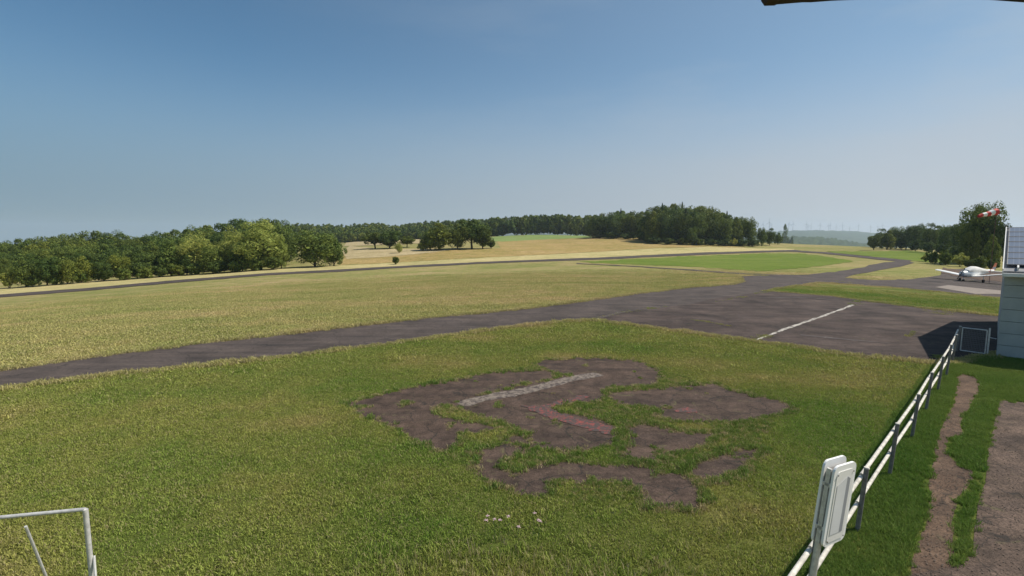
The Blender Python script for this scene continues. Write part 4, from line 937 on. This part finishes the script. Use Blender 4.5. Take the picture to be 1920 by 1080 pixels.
# ------------------------------------------------------------------ windsock
wp = at_depth(1868.5, 397, 76); gw_ = gz(wp[0], wp[1])
wsck = empty('windsock', (wp[0], wp[1], gw_), 0, 'red and white striped windsock on a mast in front of the biggest tree', 'windsock')
hh = wp[2] - gw_
MB().tube((0, 0, -.2), (0, 0, hh + .55), .035, .03, 10).build('mast', simple('mast_paint', (.14, .06, .055), .6), wsck, True)
tipw = at_depth(1835, 404, 76) - wp; ln = np.linalg.norm(tipw); dirw = tipw / ln
seg = 5
for k in range(seg):
    ra, rb = .46 - .27 * k / seg, .46 - .27 * (k + 1) / seg
    sg0 = np.array([0, 0, hh]) + dirw * (ln * k / seg) + np.array([0, 0, -.12 * (k / seg) ** 2 + .05 * math.sin(k * 2)]); sg1 = np.array([0, 0, hh]) + dirw * (ln * (k + 1) / seg) + np.array([0, 0, -.12 * ((k + 1) / seg) ** 2 + .05 * math.sin(k * 2 + 2)])
    MB().tube(sg0, sg1, ra * 1.15, rb * 1.15, 14, False).build('stripe', M['red'] if k % 2 == 0 else M['white'], wsck, True)
MB().tube(np.array([0, 0, hh]) - dirw * .04, np.array([0, 0, hh]) + dirw * .02, .5, .5, 16, False).build('hoop', M['galv'], wsck, True)

# ------------------------------------------------------------------ wind turbines on the far hill
tops_ = [(1431, 421), (1443, 417), (1446, 422), (1479, 420), (1487, 420), (1512, 420), (1515, 424), (1521, 423), (1538, 422), (1554, 423), (1557, 422), (1568, 425), (1580, 422), (1593, 427), (1610, 423), (1633, 425), (1646, 425), (1655, 422)]
tb = None
for k, (x, y) in enumerate(tops_):
    dep = 6050; top = at_depth(x, y, dep); hz_ = at_depth(x, 436, dep)[2]; H_ = top[2] - hz_
    if tb is None:
        tb = empty('wind_turbine', (0, 0, 0), 0, 'tiny distant wind turbine on the blue hill ridge', 'wind turbine', 'wind turbines on the far ridge')
        MB().tube((0, 0, 0), (0, 0, 100), 2.6, 1.8, 8).build('tower', M['turbine'], tb, True)
        MB().box((0, 1, 101), (5, 12, 5)).build('nacelle', M['turbine'], tb)
        for j in range(3):
            a = R(90 + 120 * j); b_ = MB(); b_.tube((0, -6, 101), (math.cos(a) * 46, -6, 101 + math.sin(a) * 46), 1.9, .7, 5); b_.build('blade', M['turbine'], tb)
        o = tb
    else: o = copy_thing(tb)
    o['label'] = '%s tiny wind turbine from the left on the blue hill ridge' % ORD[k]
    s = H_ / 101; o.location = (top[0], top[1], hz_); o.scale = (1, 1, 1) if s <= 0 else (max(s, .8), max(s, .8), s); o.rotation_euler = (0, 0, random.uniform(-.7, .7) - math.atan2(top[0], top[1]))

# ------------------------------------------------------------------ haze
me = bpy.data.meshes.new('haze'); bm = bmesh.new(); bmesh.ops.create_cube(bm, size=1)
bmesh.ops.transform(bm, matrix=Matrix.Translation((0, 0, 70)) @ Matrix.Diagonal((16600, 16600, 340, 1)), verts=bm.verts); bm.to_mesh(me); bm.free()
hz = link('haze', me); hz['kind'] = 'stuff'
m = bpy.data.materials.new('haze'); m.use_nodes = True; N = m.node_tree.nodes; N.clear(); out = N.new('ShaderNodeOutputMaterial'); pv = N.new('ShaderNodeVolumePrincipled')
pv.inputs['Color'].default_value = (.7, .83, 1, 1); pv.inputs['Density'].default_value = .00009; pv.inputs['Anisotropy'].default_value = .3
m.node_tree.links.new(pv.outputs[0], out.inputs['Volume']); me.materials.append(m)
